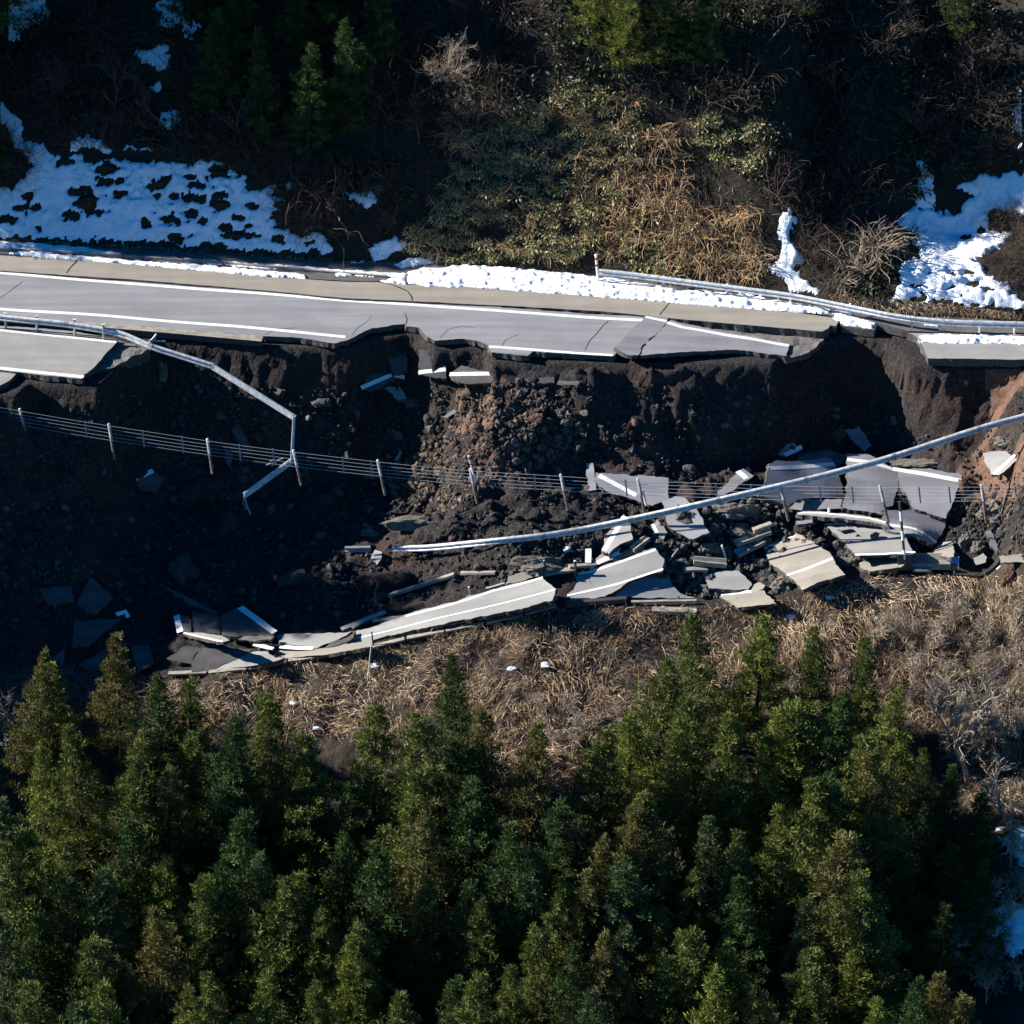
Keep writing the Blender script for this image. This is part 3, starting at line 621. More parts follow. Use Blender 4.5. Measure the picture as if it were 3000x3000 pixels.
D5([(1385, 880), (1415, 880), (1408, 965), (1385, 968)], 'upright white-painted plate in the gravel heap', [([(1399, 884), (1397, 962)], .28)], m='asphalt_worn', lift=.35, tl=12, tc=-10)
D5([(1400, 968), (1545, 858), (1582, 880), (1572, 922), (1450, 978)], 'bright broken shoulder wedge above the second road stretch', [([(1440, 968), (1575, 905)], .2)], m='asphalt_shoulder', tl=14, lift=.4)
D5([(165, 940), (190, 890), (230, 902), (226, 942), (200, 976)], 'small pale oval slab on the dark slope by the rail end', m='asphalt_worn', lift=.2)
D5([(560, 140), (640, 90), (660, 100), (600, 142)], 'thin grey plate lying on the slope by the red soil', lift=.15)
D5([(300, 385), (330, 330), (345, 335), (325, 380)], 'thin upright plate standing in the loose soil', lift=.2, tl=10)
# left, in the shade
D4 = lambda poly, lab, lines=(), **k: slab('4', poly, lab, lines, **{'m': 'asphalt_shaded', **k})
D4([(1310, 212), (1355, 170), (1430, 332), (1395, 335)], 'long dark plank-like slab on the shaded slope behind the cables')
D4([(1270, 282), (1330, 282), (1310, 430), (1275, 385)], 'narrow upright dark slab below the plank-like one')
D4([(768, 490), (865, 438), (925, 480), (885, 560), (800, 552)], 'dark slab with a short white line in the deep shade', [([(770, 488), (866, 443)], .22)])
Z6 = lambda poly, lab, lines=(), **k: slab('d', poly, lab, lines, **{'m': 'asphalt_shaded', **k})
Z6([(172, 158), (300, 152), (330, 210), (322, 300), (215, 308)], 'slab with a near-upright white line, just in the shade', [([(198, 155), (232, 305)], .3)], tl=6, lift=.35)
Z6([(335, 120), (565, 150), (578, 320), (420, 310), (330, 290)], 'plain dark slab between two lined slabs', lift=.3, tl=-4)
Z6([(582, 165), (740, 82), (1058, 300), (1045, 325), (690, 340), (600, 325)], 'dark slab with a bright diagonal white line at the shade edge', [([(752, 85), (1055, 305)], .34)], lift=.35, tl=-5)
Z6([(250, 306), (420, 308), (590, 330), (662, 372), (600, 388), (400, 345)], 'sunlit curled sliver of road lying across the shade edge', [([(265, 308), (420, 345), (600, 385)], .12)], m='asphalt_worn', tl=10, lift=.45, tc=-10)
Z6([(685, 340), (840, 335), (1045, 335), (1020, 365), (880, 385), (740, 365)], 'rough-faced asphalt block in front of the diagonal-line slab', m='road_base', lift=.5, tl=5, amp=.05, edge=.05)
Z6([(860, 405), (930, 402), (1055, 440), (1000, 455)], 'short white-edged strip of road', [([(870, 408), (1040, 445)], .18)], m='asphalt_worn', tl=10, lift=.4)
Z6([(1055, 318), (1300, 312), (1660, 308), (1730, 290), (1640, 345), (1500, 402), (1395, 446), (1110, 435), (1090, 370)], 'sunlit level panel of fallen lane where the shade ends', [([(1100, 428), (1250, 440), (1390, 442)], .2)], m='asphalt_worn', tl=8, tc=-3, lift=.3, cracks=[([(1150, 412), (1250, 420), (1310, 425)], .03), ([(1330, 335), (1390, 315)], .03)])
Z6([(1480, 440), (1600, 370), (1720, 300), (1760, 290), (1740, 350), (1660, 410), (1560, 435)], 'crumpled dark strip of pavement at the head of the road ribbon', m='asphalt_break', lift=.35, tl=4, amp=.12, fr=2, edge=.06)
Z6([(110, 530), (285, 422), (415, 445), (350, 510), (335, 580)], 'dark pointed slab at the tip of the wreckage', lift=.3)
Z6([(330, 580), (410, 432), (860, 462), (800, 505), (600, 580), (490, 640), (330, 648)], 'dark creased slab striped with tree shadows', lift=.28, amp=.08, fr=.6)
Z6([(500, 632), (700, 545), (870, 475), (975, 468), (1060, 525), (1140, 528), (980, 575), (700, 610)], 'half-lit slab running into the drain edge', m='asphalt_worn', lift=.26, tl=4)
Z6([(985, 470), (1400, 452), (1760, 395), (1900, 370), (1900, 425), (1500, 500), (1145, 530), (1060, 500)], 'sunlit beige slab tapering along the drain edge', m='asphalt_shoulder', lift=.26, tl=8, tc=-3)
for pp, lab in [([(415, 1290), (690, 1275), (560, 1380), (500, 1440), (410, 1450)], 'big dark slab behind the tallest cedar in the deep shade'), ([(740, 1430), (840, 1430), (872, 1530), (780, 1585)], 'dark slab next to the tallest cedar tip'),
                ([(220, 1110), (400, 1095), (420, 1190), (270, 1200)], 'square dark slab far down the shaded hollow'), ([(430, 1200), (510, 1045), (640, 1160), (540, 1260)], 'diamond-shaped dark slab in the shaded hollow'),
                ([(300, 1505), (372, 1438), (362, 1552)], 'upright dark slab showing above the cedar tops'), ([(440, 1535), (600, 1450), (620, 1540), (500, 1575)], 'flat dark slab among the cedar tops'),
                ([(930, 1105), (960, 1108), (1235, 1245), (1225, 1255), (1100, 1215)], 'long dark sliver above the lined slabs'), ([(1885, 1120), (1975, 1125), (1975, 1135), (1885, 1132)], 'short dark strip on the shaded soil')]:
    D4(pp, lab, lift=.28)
D4([(655, 1250), (712, 1232), (735, 1245), (732, 1275), (715, 1275), (712, 1252), (662, 1262)], 'small hooked chip of white painted pavement in the shade', [([(658, 1256), (712, 1240), (724, 1272)], .22)], lift=.35, cat='rubble')

# concrete drain pieces and beams
def beam(code, pts, w, h, label, m='concrete', lift=.2, name='concrete_channel', cat='drain', channel=False, tiltup=0.0):
    w, h = w * .85, h * .62; lift = lift * .7
    P = cr(code, pts); G = ground([p[0] for p in P], [p[1] for p in P], lift)
    a, b = G[0], G[-1]; t = b - a; L = np.linalg.norm(t); t /= L
    s = np.cross(t, (0, 0, 1)); s /= np.linalg.norm(s); u = np.cross(s, t); c = (a + b) / 2
    if channel:
        prof = [(-w / 2, -h / 2), (w / 2, -h / 2), (w / 2, h / 2), (w / 2 - .07, h / 2), (w / 4 - .04, -h / 2 + .09), (-w / 4 + .04, -h / 2 + .09), (-w / 2 + .07, h / 2), (-w / 2, h / 2)]
    else:
        e = min(w, h) * .12; prof = [(-w / 2 + e, -h / 2), (w / 2 - e, -h / 2), (w / 2, -h / 2 + e), (w / 2, h / 2 - e), (w / 2 - e, h / 2), (-w / 2 + e, h / 2), (-w / 2, h / 2 - e), (-w / 2, -h / 2 + e)]
    prof = prof[::-1]; ns = max(2, int(L / .5)); V = []; n = len(prof)
    for k in range(ns + 1):
        o = -t * L / 2 + t * L * k / ns + 0.012 * np.array([vnoise(k * .9, 1.5, seed=int(c[0] * 10)), vnoise(k * .9, 4.5, seed=int(c[0] * 10)), vnoise(k * .9, 7.5, seed=int(c[0] * 10))])
        V += [o + s * p + u * q for p, q in prof]
    F = [(k * n + i, k * n + (i + 1) % n, (k + 1) * n + (i + 1) % n, (k + 1) * n + i) for k in range(ns) for i in range(n)] + [tuple(range(n))[::-1], tuple(ns * n + i for i in range(n))]
    return tag(obj(name, mesh(name, V, F, [m]), None, c), label, cat)
beam('6', [(300, 855), (492, 785)], .5, .3, 'upper of two concrete channel pieces stacked beside the pale slab', channel=True, lift=.35)
beam('6', [(305, 912), (455, 838)], .6, .3, 'lower of two concrete channel pieces stacked beside the pale slab', channel=True, lift=.35)
beam('6', [(398, 780), (502, 742)], .35, .25, 'short concrete block above the stacked channel pieces', lift=.4, name='concrete_block')
beam('6', [(62, 952), (248, 968)], .65, .35, 'broken concrete channel lying level in the rubble by the wedge slab', channel=True, lift=.35)
beam('6', [(5, 1003), (140, 1001)], .4, .2, 'pale concrete strip beneath the level channel', lift=.3, name='concrete_block')
beam('5', [(1535, 948), (1705, 872)], .35, .25, 'sunlit concrete channel along the top of the second road stretch', channel=True, lift=.45)
beam('5', [(1645, 888), (1735, 822)], .45, .3, 'tilted concrete channel end sticking out above the road stretch', channel=True, lift=.7)
beam('5', [(1150, 1024), (1322, 1000)], .4, .2, 'pale concrete strip beside the earth lump above the crack', lift=.4, name='concrete_block')
beam('5', [(268, 1150), (455, 1085), (640, 1030)], .28, .26, 'long grey concrete beam lying slantwise in the dark soil', lift=.2, name='concrete_bar', cat='bar')
beam('5', [(678, 1022), (872, 1020)], .24, .22, 'level concrete beam beside the slanting one', lift=.2, name='concrete_bar', cat='bar')
beam('5', [(1440, 975), (1290, 985)], .3, .2, 'concrete kerb piece behind the leaning posts', lift=.35, name='concrete_block')
beam('5', [(820, 1110), (925, 1080)], .15, .12, 'thin steel strip sticking out beside the drain slab', 'steel_dull', .3, 'steel_strip', 'strip')
beam('5', [(0, 1340), (130, 1285), (250, 1240)], .35, .14, 'warped dark drain lid at the head of the road ribbon', 'asphalt_worn', .35, 'drain_lid', 'drain')
beam('5', [(60, 1330), (160, 1270)], .3, .12, 'second warped drain lid in the jumble', 'asphalt_worn', .4, 'drain_lid', 'drain')
beam('5', [(180, 1290), (370, 1270)], .35, .14, 'pale drain lid lying over the road ribbon edge', 'concrete', .4, 'drain_lid', 'drain')
# long drain edge under the ribbon: a row of channel lengths
pts = cr('d', [(120, 662), (500, 652), (800, 620), (1150, 555), (1500, 505), (1900, 435)]) + cr('5', [(300, 1405), (600, 1345), (900, 1285), (1215, 1205)])
pa = np.array(pts); cl = np.concatenate([[0], np.cumsum(np.hypot(*np.diff(pa, axis=0).T))])
pos = np.arange(0, cl[-1] - 30, 118.0)
for k, s0 in enumerate(pos):
    seg = [(np.interp(s0 + d, cl, pa[:, 0]), np.interp(s0 + d, cl, pa[:, 1])) for d in (3, 114)]
    o = beam('p', seg, .32, .16, 'one length of the concrete drain edging the fallen road above the dry grass', lift=.22)
    o['group'] = 'drain lengths edging the fallen road'
beam('5', [(1275, 1200), (1612, 1172)], .35, .4, 'dark steel-faced beam under the second road stretch', 'plate_dark', .3, 'steel_girder', 'bar')
beam('5', [(1640, 1185), (2010, 1178)], .2, .15, 'pale kerb edge under the sagging grey slab', 'concrete', .25, 'concrete_bar', 'bar')
beam('5', [(1760, 1232), (2010, 1240)], .5, .3, 'rough concrete footing half buried under dry grass', 'concrete', .15, 'concrete_bar', 'bar')
# trough by the signs
o = beam('c', [(525, 880), (1000, 880)], 1.2, .5, 'open concrete trough with a dark round hole between the two signs', channel=True, lift=.35)
beam('c', [(545, 975), (765, 985)], .4, .2, 'rough concrete lump at the foot of the trough', 'concrete', .3, 'concrete_block')
beam('c', [(0, 1000), (340, 985)], .45, .25, 'grass-edged concrete strip left of the snow pole', 'concrete', .2, 'concrete_block')
hc = ground(cr('c', [(645, 935)])[0][0], cr('c', [(645, 935)])[0][1], .62)[0]

# ================================================================ GUARD RAILS
def wbeam(pts, twist=0.0):
    prof = [(0.0, -.155), (.04, -.135), (.075, -.105), (.075, -.06), (.02, -.02), (.02, .02), (.075, .06), (.075, .105), (.04, .135), (0.0, .155), (-.02, .15), (.04, .10), (.0, 0), (.04, -.10), (-.02, -.15)]
    pts = np.asarray(pts, float); V = []; n = len(prof)
    tan = np.gradient(pts, axis=0)
    for k, (p, t) in enumerate(zip(pts, tan)):
        t = t / np.linalg.norm(t)
        a = twist if np.isscalar(twist) else twist[k]
        u = np.array([0, 0, 1.0]); u = u - t * (u @ t)
        if np.linalg.norm(u) < .3: u = np.array([1.0, 0, 0]) - t * t[0]
        u /= np.linalg.norm(u); s = np.cross(t, u)
        if s[1] > 0: s = -s
        u2 = u * math.cos(a) + s * math.sin(a); s2 = s * math.cos(a) - u * math.sin(a)
        V += [p + s2 * q * 1.1 + u2 * r * 1.1 for q, r in prof]
    F = [(k * n + i, k * n + (i + 1) % n, (k + 1) * n + (i + 1) % n, (k + 1) * n + i) for k in range(len(pts) - 1) for i in range(n)] + [tuple(range(n))[::-1], tuple((len(pts) - 1) * n + i for i in range(n))]
    return np.array(V), F
def resample(P, step):
    P = np.asarray(P, float); c = np.concatenate([[0], np.cumsum(np.linalg.norm(np.diff(P, axis=0), axis=1))])
    k = max(2, int(round(c[-1] / step)) + 1); s = np.linspace(0, c[-1], k)
    return np.stack([np.interp(s, c, P[:, j]) for j in range(3)], -1)
def chaikin(P, it=1):
    P = np.asarray(P, float)
    for _ in range(it):
        Q = [P[0]]
        for a, b in zip(P[:-1], P[1:]): Q += [a * .8 + b * .2, a * .2 + b * .8]
        Q.append(P[-1]); P = np.array(Q)
    return P
def fixnorm(o):
    bm = bmesh.new(); bm.from_mesh(o.data); bmesh.ops.recalc_face_normals(bm, faces=bm.faces[:]); bm.to_mesh(o.data); bm.free()
def rail(pixpts, label, seg=4.3, twist=0.0, mat_='steel', breaks=None):
    P = np.array([at_y(p[0], p[1], p[2]) for p in pixpts])
    root = thing('guard_rail', P[0], label, 'guard rail')
    if breaks is None:
        Q = resample(chaikin(P, 2), .35); k = int(round(seg / .35)); cuts = [Q[i:i + k + 1] for i in range(0, len(Q) - 2, k)]
    else: cuts = breaks(P)
    for c in cuts:
        v, f = wbeam(c, twist); o = obj('rail', mesh('rail', v - P[0], f, [mat_], False), root); fixnorm(o)
    for c in cuts[:-1]:
        t = c[-1] - c[-2]; t /= np.linalg.norm(t)
        v, f = wbeam(np.array([c[-1] - t * .10, c[-1] + t * .10]), twist)
        ctr = c[-1]; v = ctr + (v - ctr) * np.array([1.0, 1.06, 1.06]); o = obj('splice', mesh('splice', v - P[0], f, ['steel_dull']), root); fixnorm(o)
    return root, P
def yof(px, v, z):
    return float(at_z(px, v, z)[1])
# left rail: leaves the median, hangs into the hollow
lp_ = [(-60, 923, yof(-60, 923, .6)), (60, 937, yof(60, 937, .6)), (180, 948, yof(180, 948, .58)), (270, 962, yof(270, 962, .5)), (355, 977, yof(355, 977, .35)), (440, 1015, 15.6), (620, 1072, 14.9), (860, 1222, 13.2), (853, 1352, 12.2), (715, 1452, 10.6)]
def lbreak(P):
    def sub(a, b, s=.35): return resample(P[a:b + 1], s)
    A = resample(chaikin(P[:6], 2), .3); m = len(A) // 2
    return [A[:m + 1], A[m:], sub(5, 6), sub(6, 7), sub(7, 8), sub(8, 9)]
g_l, gp = rail(lp_, 'kinked steel guard rail dangling from the lane down into the hollow', breaks=lbreak)
# torn brackets at its end
e = gp[-1]
v, f = join([tube([e, e + (0.15, -.1, -.55), e + (.3, -.2, -.9)], [.05, .04, .03]), tube([e, e + (-.05, .1, -.5), e + (.1, .1, -.8)], [.035, .03, .02])]); obj('bracket', mesh('bracket', v - gp[0], f, ['steel_dull']), g_l)
e = at_y(800, 1355, 11.6)
v, f = join([boxm(e, (.13, 0, .04), (0, .02, 0), (-.04, 0, .13)), tube([e + (-.35, 0, -.15), e + (.5, 0, .25)], [.025, .025])]); obj('bracket', mesh('bracket', v - gp[0], f, ['steel_dull']), g_l)
for px, v_ in [(15, 920), (107, 928), (218, 938), (302, 952)]:
    top = at_z(px, v_, .75); vv, ff = tube([top + (0, 0, -1.1), top], [.06, .06], 8); obj('post', mesh('post', vv - gp[0], ff, ['steel_dull']), g_l)
    vv, ff = boxm(top + (0, 0, .02), (.09, 0, 0), (0, .08, 0), (0, 0, .025)); obj('post_cap', mesh('post_cap', vv - gp[0], ff, ['steel']), g_l)
# torn post with arms beside the kink
e = at_z(437, 997, 0.1)
o = thing('rail_post', e, 'torn steel rail post with bent arms lying at the lane edge', 'post')
for a, b, r_ in [((-.15, 0, -.3), (.3, .1, .15), .06), ((.0, 0, 0), (.75, .1, -.12), .045), ((.1, 0, 0), (.35, .1, .28), .04)]:
    v, f = tube([np.array(a), np.array(b)], [r_, r_], 6); obj('arm', mesh('arm', v, f, ['steel']), o)
# long rail across the right
rp = [(3120, 1185, 9.6), (3000, 1221, 9.2), (2880, 1252, 8.8), (2600, 1345, 7.8), (2380, 1402, 7.3), (2285, 1424, 7.1), (2000, 1490, 6.9)] + [(p_, v_, float(g1(p_, v_, .55)[1])) for p_, v_ in ((1735, 1547), (1600, 1570), (1440, 1587), (1260, 1606), (1150, 1608))]
g_r, gp2 = rail(rp, 'long fallen steel guard rail stretched across slabs and rubble')
e = g1(1048, 1610, .1)
v, f = wbeam(np.array([e + (-.6, 0, 0), e + (0.1, 0, .02), e + (.6, 0, .03)])); o = tag(obj('rail_end', mesh('rail_end', v - e, f, ['steel_dull']), None, e), 'detached end piece of guard rail lying on the dark soil', 'rail'); fixnorm(o)
# standing rail at the foot of the hillside on the right
st = [(1755, 797), (1840, 805), (2000, 826), (2130, 843), (2320, 868), (2430, 890), (2520, 908), (2600, 925), (2680, 937), (2800, 947), (3000, 952), (3120, 953)]
P = np.array([at_z(p[0], p[1], .62) for p in st])
g_s = thing('guard_rail', P[0], 'standing steel guard rail curving along the foot of the hillside', 'guard rail')
Q = resample(chaikin(P, 2), .3); k = 14
for i in range(0, len(Q) - 2, k):
    v, f = wbeam(Q[i:i + k + 1]); o = obj('rail', mesh('rail', v - P[0], f, ['steel']), g_s); fixnorm(o)
for px, v_ in [(1945, 812), (2132, 835), (2318, 858), (2492, 893), (2673, 930), (2872, 944), (2974, 946)]:
    top = at_z(px, v_, .72) + (0, .09, 0); zb = -0.3
    vv, ff = tube([(top[0], top[1], zb), top], [.06, .06], 8); obj('post', mesh('post', vv - P[0], ff, ['steel']), g_s)
    vv, ff = tube([top, top + (0, 0, .03)], [.068, .04], 8); obj('post_cap', mesh('post_cap', vv - P[0], ff, ['steel']), g_s)

# ================================================================ CABLE BARRIER
posts = [(57, 1199, 80, 1300), (318, 1243, 335, 1346), (607, 1287, 622, 1389), (859, 1320, 882, 1423), (1106, 1349, 1128, 1452), (1377, 1375, 1398, 1477), (1642, 1391, 1664, 1497), (1868, 1404, 1889, 1508), (2285, 1419, 2310, 1528), (2577, 1424, 2603, 1533), (2875, 1422, 2890, 1533)]
ycab = lambda px: 11.0 - 5.2 * px / 3000.0
cab = thing('cable_barrier', at_y(57, 1199, ycab(57)), 'cable guard fence of five wires and hanging posts strung across the collapse', 'cable fence')
C0 = np.array(cab.location)
ctl = [(-120, 1168)] + [(p[0], p[1]) for p in posts] + [(3130, 1422)]
ca = np.array(ctl, float)
def smoothcurve(px):
    P = chaikin(np.c_[ca, np.zeros(len(ca))], 2); return np.interp(px, P[:, 0], P[:, 1])
gx = np.linspace(-110, 3120, 160)
for k in range(5):
    pp = np.array([at_y(x, smoothcurve(x) + 5 + 10.3 * k + 0.5 * math.sin(x * .011 + k * 1.3), ycab(x)) for x in gx])
    v, f = tube(pp, np.full(len(pp), .0075), 4, False); obj('cable', mesh('cable', v - C0, f, ['cable']), cab)
for (x1, v1, x2, v2) in posts:
    a = at_y(x1, v1, ycab(x1)) + (0, .07, 0); b = at_y(x2, v2, ycab(x1)) + (0, .07, 0)
    m_ = a + (b - a) * .42
    v, f = tube([m_, a + (b - a) * .02, a], [.065, .065, .045], 8); po = obj('post', mesh('post', v - C0, f, ['steel']), cab)
    v, f = tube([b, b + (m_ - b) * .5, m_ + (m_ - b) * 0.002], [.062, .064, .064], 8); obj('buried_end', mesh('buried_end', v - C0, f, ['muddy_steel']), po)
    v, f = boxm(a + (b - a) * .26 + (.05, -.09, 0), (.035, 0, 0), (0, .03, 0), (b - a) / np.linalg.norm(b - a) * .34); obj('cable_bracket', mesh('cable_bracket', v - C0, f, ['steel_dull']), po)
sp = [251, 420, 534, 702, 801, 1005, 1088, 1299, 1357, 1567, 1834, 2098, 2201, 2403, 2498, 2694, 2782, 2976]
for x in sp:
    a = at_y(x - 2, smoothcurve(x) + 2, ycab(x)) + (0, -.03, 0); b = at_y(x + 3, smoothcurve(x) + 50, ycab(x)) + (0, -.03, 0); d = (b - a) / 2
    v, f = boxm((a + b) / 2, (.035, 0, 0), (0, .012, 0), d); obj('spacer', mesh('spacer', v - C0, f, ['steel_dull']), cab)

# ================================================================ POLES AND SIGNS
def striped_pole(base, top, label, r=.045, bands=(('white_paint', 0, .62), ('red_paint', .62, .7), ('white_paint', .7, .84), ('red_paint', .84, .93), ('white_paint', .93, 1.0))):
    base = np.asarray(base, float); top = np.asarray(top, float)
    o = thing('delineator_pole', base, label, 'pole')
    for m_, a, b in bands:
        v, f = tube([(top - base) * a, (top - base) * b], [r, r], 8); obj('pole' if m_ == 'white_paint' else 'red_band', mesh('pole', v, f, [m_]), o)
    return o
b = at_z(1753, 832, .1); t = at_y(1746, 748, b[1]); o = striped_pole(b, t, 'red and white delineator pole standing in the roadside snow', .06)
v, f = tube([t - b, t - b + (0, 0, .05)], [.085, .06], 8); obj('cap', mesh('cap', v, f, ['white_paint']), o)
t = at_y(1372, 1335, ycab(1377) - .05); b = at_y(1392, 1408, ycab(1377) - .05); striped_pole(b, t, 'red-tipped white delineator tied to a hanging cable post', .04)
b = at_y(1893, 1480, ycab(1877)); t = at_y(1884, 1440, ycab(1877)); striped_pole(b, t, 'short white marker strapped to a cable post', .05, (('white_paint', 0, 1.0),))
# tall snow pole with its box plate
pb = g1(*cr('c', [(432, 990)])[0], .15)
o = thing('snow_pole', pb, 'tall dark-banded snow pole behind a dark plate in the grass', 'pole')
tp = at_y(*cr('c', [(368, 125)])[0], pb[1]); md_ = at_y(*cr('c', [(430, 850)])[0], pb[1])
for k in range(6):
    a = md_ + (tp - md_) * k / 6; b = md_ + (tp - md_) * (k + 1) / 6
    v, f = tube([a - pb, b - pb], [.065, .065], 8); obj('pole', mesh('pole', v, f, ['white_paint' if k % 2 == 0 else 'plate_dark']), o)
pc = at_y(*cr('c', [(436, 885)])[0], pb[1]); hx = .5
v, f = boxm(pc - pb, (hx * .68, 0, 0), (0, .05, 0), (0, 0, .42)); obj('plate', mesh('plate', v, f, ['plate_dark']), o)
v, f = boxm(pc - pb + (0, 0, .445), (hx * .70, 0, 0), (0, .08, 0), (0, 0, .02)); obj('plate_cap', mesh('plate_cap', v, f, ['white_paint']), o)
for sx in (-.25, .25):
    v, f = tube([(pc - pb) + (sx, 0, -.4), (pc - pb) + (sx, 0, -1.1)], [.03, .03], 6); obj('leg', mesh('leg', v, f, ['plate_dark']), o)
# small blue marker sign
sb = g1(*cr('c', [(1045, 1050)])[0], .0)
o = thing('marker_sign', sb, 'small marker sign, blue above and dark below, by the trough', 'sign')
cc = at_y(*cr('c', [(1062, 865)])[0], sb[1]); c2 = at_y(*cr('c', [(1055, 945)])[0], sb[1])
v, f = boxm(cc - sb, (.17, 0, 0), (0, .015, 0), (0, 0, .165)); obj('blue_panel', mesh('blue_panel', v, f, ['blue_paint']), o)
v, f = boxm(c2 - sb + (0, 0, -.02), (.17, 0, 0), (0, .015, 0), (0, 0, .175)); pn = obj('dark_panel', mesh('dark_panel', v, f, ['sign_dark']), o)
for nm, L in (('letter', [(-.055, .07), (-.055, -.07), (.0, -.07)]), ('letter', [(.085, .07), (.03, .07), (.03, .01), (.085, .0), (.085, -.06), (.03, -.07)])):
    pieces = []
    for (a1, b1), (a2, b2) in zip(L[:-1], L[1:]):
        q = np.array([(a1 + a2) / 2, -.02, (b1 + b2) / 2]); pieces.append(boxm(c2 - sb + q + (0, 0, -.02), (abs(a2 - a1) / 2 + .009, 0, 0), (0, .004, 0), (0, 0, abs(b2 - b1) / 2 + .009)))
    v, f = join(pieces); obj(nm, mesh(nm, v, f, ['sign_pale']), o)
v, f = join([boxm((cc + c2) / 2 - sb + (s_, 0.01, -.01), (.012, 0, 0), (0, .02, 0), (0, 0, .36)) for s_ in (-.18, .18)]); obj('frame', mesh('frame', v, f, ['white_paint']), o)
v, f = tube([(0, 0, -.3), c2 - sb + (0, .02, -.15)], [.03, .03], 8); obj('post', mesh('post', v, f, ['white_paint']), o)
# loose posts left standing among the debris
def post(px1, v1, px2, v2, label, r=.06, m_='steel_dull', cap=False, dz=.1):
    b = g1(px2, v2, dz); t = at_y(px1, v1, b[1]); o = thing('rail_post', b, label, 'post')
    v, f = tube([(0, 0, -.25), t - b], [r, r], 8); obj('pole', mesh('pole', v, f, [m_]), o)
    v, f = tube([t - b, (t - b) * 1.03], [r * 1.15, r * .8], 8); obj('cap', mesh('cap', v, f, ['steel']), o)
zz = lambda c, p: cr(c, [p])[0]
post(*zz('b', (1438, 295)), *zz('b', (1466, 402)), 'dark rail post leaning over the second road stretch', m_='plate_dark', dz=.3)
post(*zz('b', (1005, 400)), *zz('b', (1030, 528)), 'bent dark rail post by the ragged crack', m_='plate_dark', dz=.3)
post(*zz('b', (618, 395)), *zz('b', (628, 528)), 'slim dark post in front of the earth lump', .04, 'plate_dark', dz=.3)
post(*zz('5', (722, 1100)), *zz('5', (740, 1155)), 'short leaning post beside the road ribbon', .045, dz=.15)
post(*zz('5', (172, 1352)), *zz('5', (182, 1440)), 'dark slender post at the lower edge of the road ribbon', .035, 'plate_dark')
post(*zz('5', (168, 1440)), *zz('5', (146, 1620)), 'thin pale pole standing in the dry grass', .025, 'steel')
post(*zz('6', (830, 655)), *zz('6', (822, 700)), 'white-topped stub of post on the curved ribbon', .06, 'white_paint', dz=.4)
post(*zz('6', (222, 865)), *zz('6', (245, 915)), 'white-capped stub post beside the level channel', .05, 'white_paint', dz=.35)
post(*zz('6', (1915, 885)), *zz('6', (1780, 975)), 'pale pipe leaning against the last slab', .05, 'steel', dz=.25)
post(*zz('5', (1905, 885)), *zz('5', (1850, 935)), 'pale bar lying slantwise at the end of the road stretch', .04, 'concrete', dz=.3)

# ================================================================ ROCKS
def rock_mesh(name, seed, m, sub=2, rough=.22, cuts=5, flat=.75):
    r = np.random.default_rng(seed); bm = bmesh.new(); bmesh.ops.create_icosphere(bm, subdivisions=sub, radius=1)
    V = np.array([v.co for v in bm.verts])
    for _ in range(cuts):
        n = r.normal(size=3); n /= np.linalg.norm(n); d = r.uniform(.55, .85); h = V @ n; V = np.where((h > d)[:, None], V - (h - d)[:, None] * n * .9, V)
    V = V * (1 + rough * fbm(V[:, 0] * 1.3 + seed, V[:, 1] * 1.3, V[:, 2] * 1.3, 3, seed)[:, None])
    V = V * np.array([1, r.uniform(.7, .95), r.uniform(flat - .15, flat + .1)])
    for v, c in zip(bm.verts, V): v.co = Vector(c)
    me = bpy.data.meshes.new(name); bm.to_mesh(me); bm.free(); me.materials.append(MATS[m])
    return me
RK = [rock_mesh('rock', 200 + k, m) for k, m in enumerate(['rock_grey', 'rock_brown', 'rock_red', 'rock_grey', 'rock_brown', 'earth_lump', 'rock_brown', 'rock_grey'])]
RKL = ['grey angular stone lying loose on the collapsed soil slope', 'brown stone lying loose on the collapsed soil slope', 'reddish stone lying loose on the collapsed soil slope', 'grey faceted stone in the collapsed soil', 'dark brown lump in the collapsed soil', 'crumbly tan clod of earth on the collapsed slope', 'flat brown stone on the collapsed slope', 'rounded grey cobble on the collapsed slope']
hollow_px = [(0, 1260), (100, 1230), (330, 1160), (430, 1120), (1000, 1140), (1330, 1130), (1450, 1120), (2300, 1130), (2480, 1180), (2650, 1230), (2850, 1330), (2900, 1250), (3000, 1150), (3000, 1640), (2900, 1640), (2800, 1330), (2300, 1320), (2150, 1420), (1950, 1420), (1900, 1550), (2100, 1600), (2060, 1660), (1800, 1570), (1480, 1700), (1100, 1790), (850, 1830), (500, 1740), (300, 1800), (0, 1850)]
cand = rng.uniform([0, 1100], [3000, 1850], (6000, 2)); cand = cand[inpoly(cand[:, 0], cand[:, 1], hollow_px)]
nr = 250
G = ground(cand[:nr, 0], cand[:nr, 1])
for k in range(nr):
    v = rng.integers(0, 8); s_ = .08 + .30 * rng.random() ** 3.6
    o = obj('rock', RK[v], None, G[k] + (0, 0, s_ * .25)); o.scale = (s_ * rng.uniform(.8, 1.4), s_, s_); o.rotation_euler = tuple(rng.uniform(0, 6.28, 3) * np.array([.12, .12, 1]))
    tag(o, RKL[v], 'rock', 'stones strewn over the collapsed slope: ' + RKL[v].split()[0] + ' ' + RKL[v].split()[1])
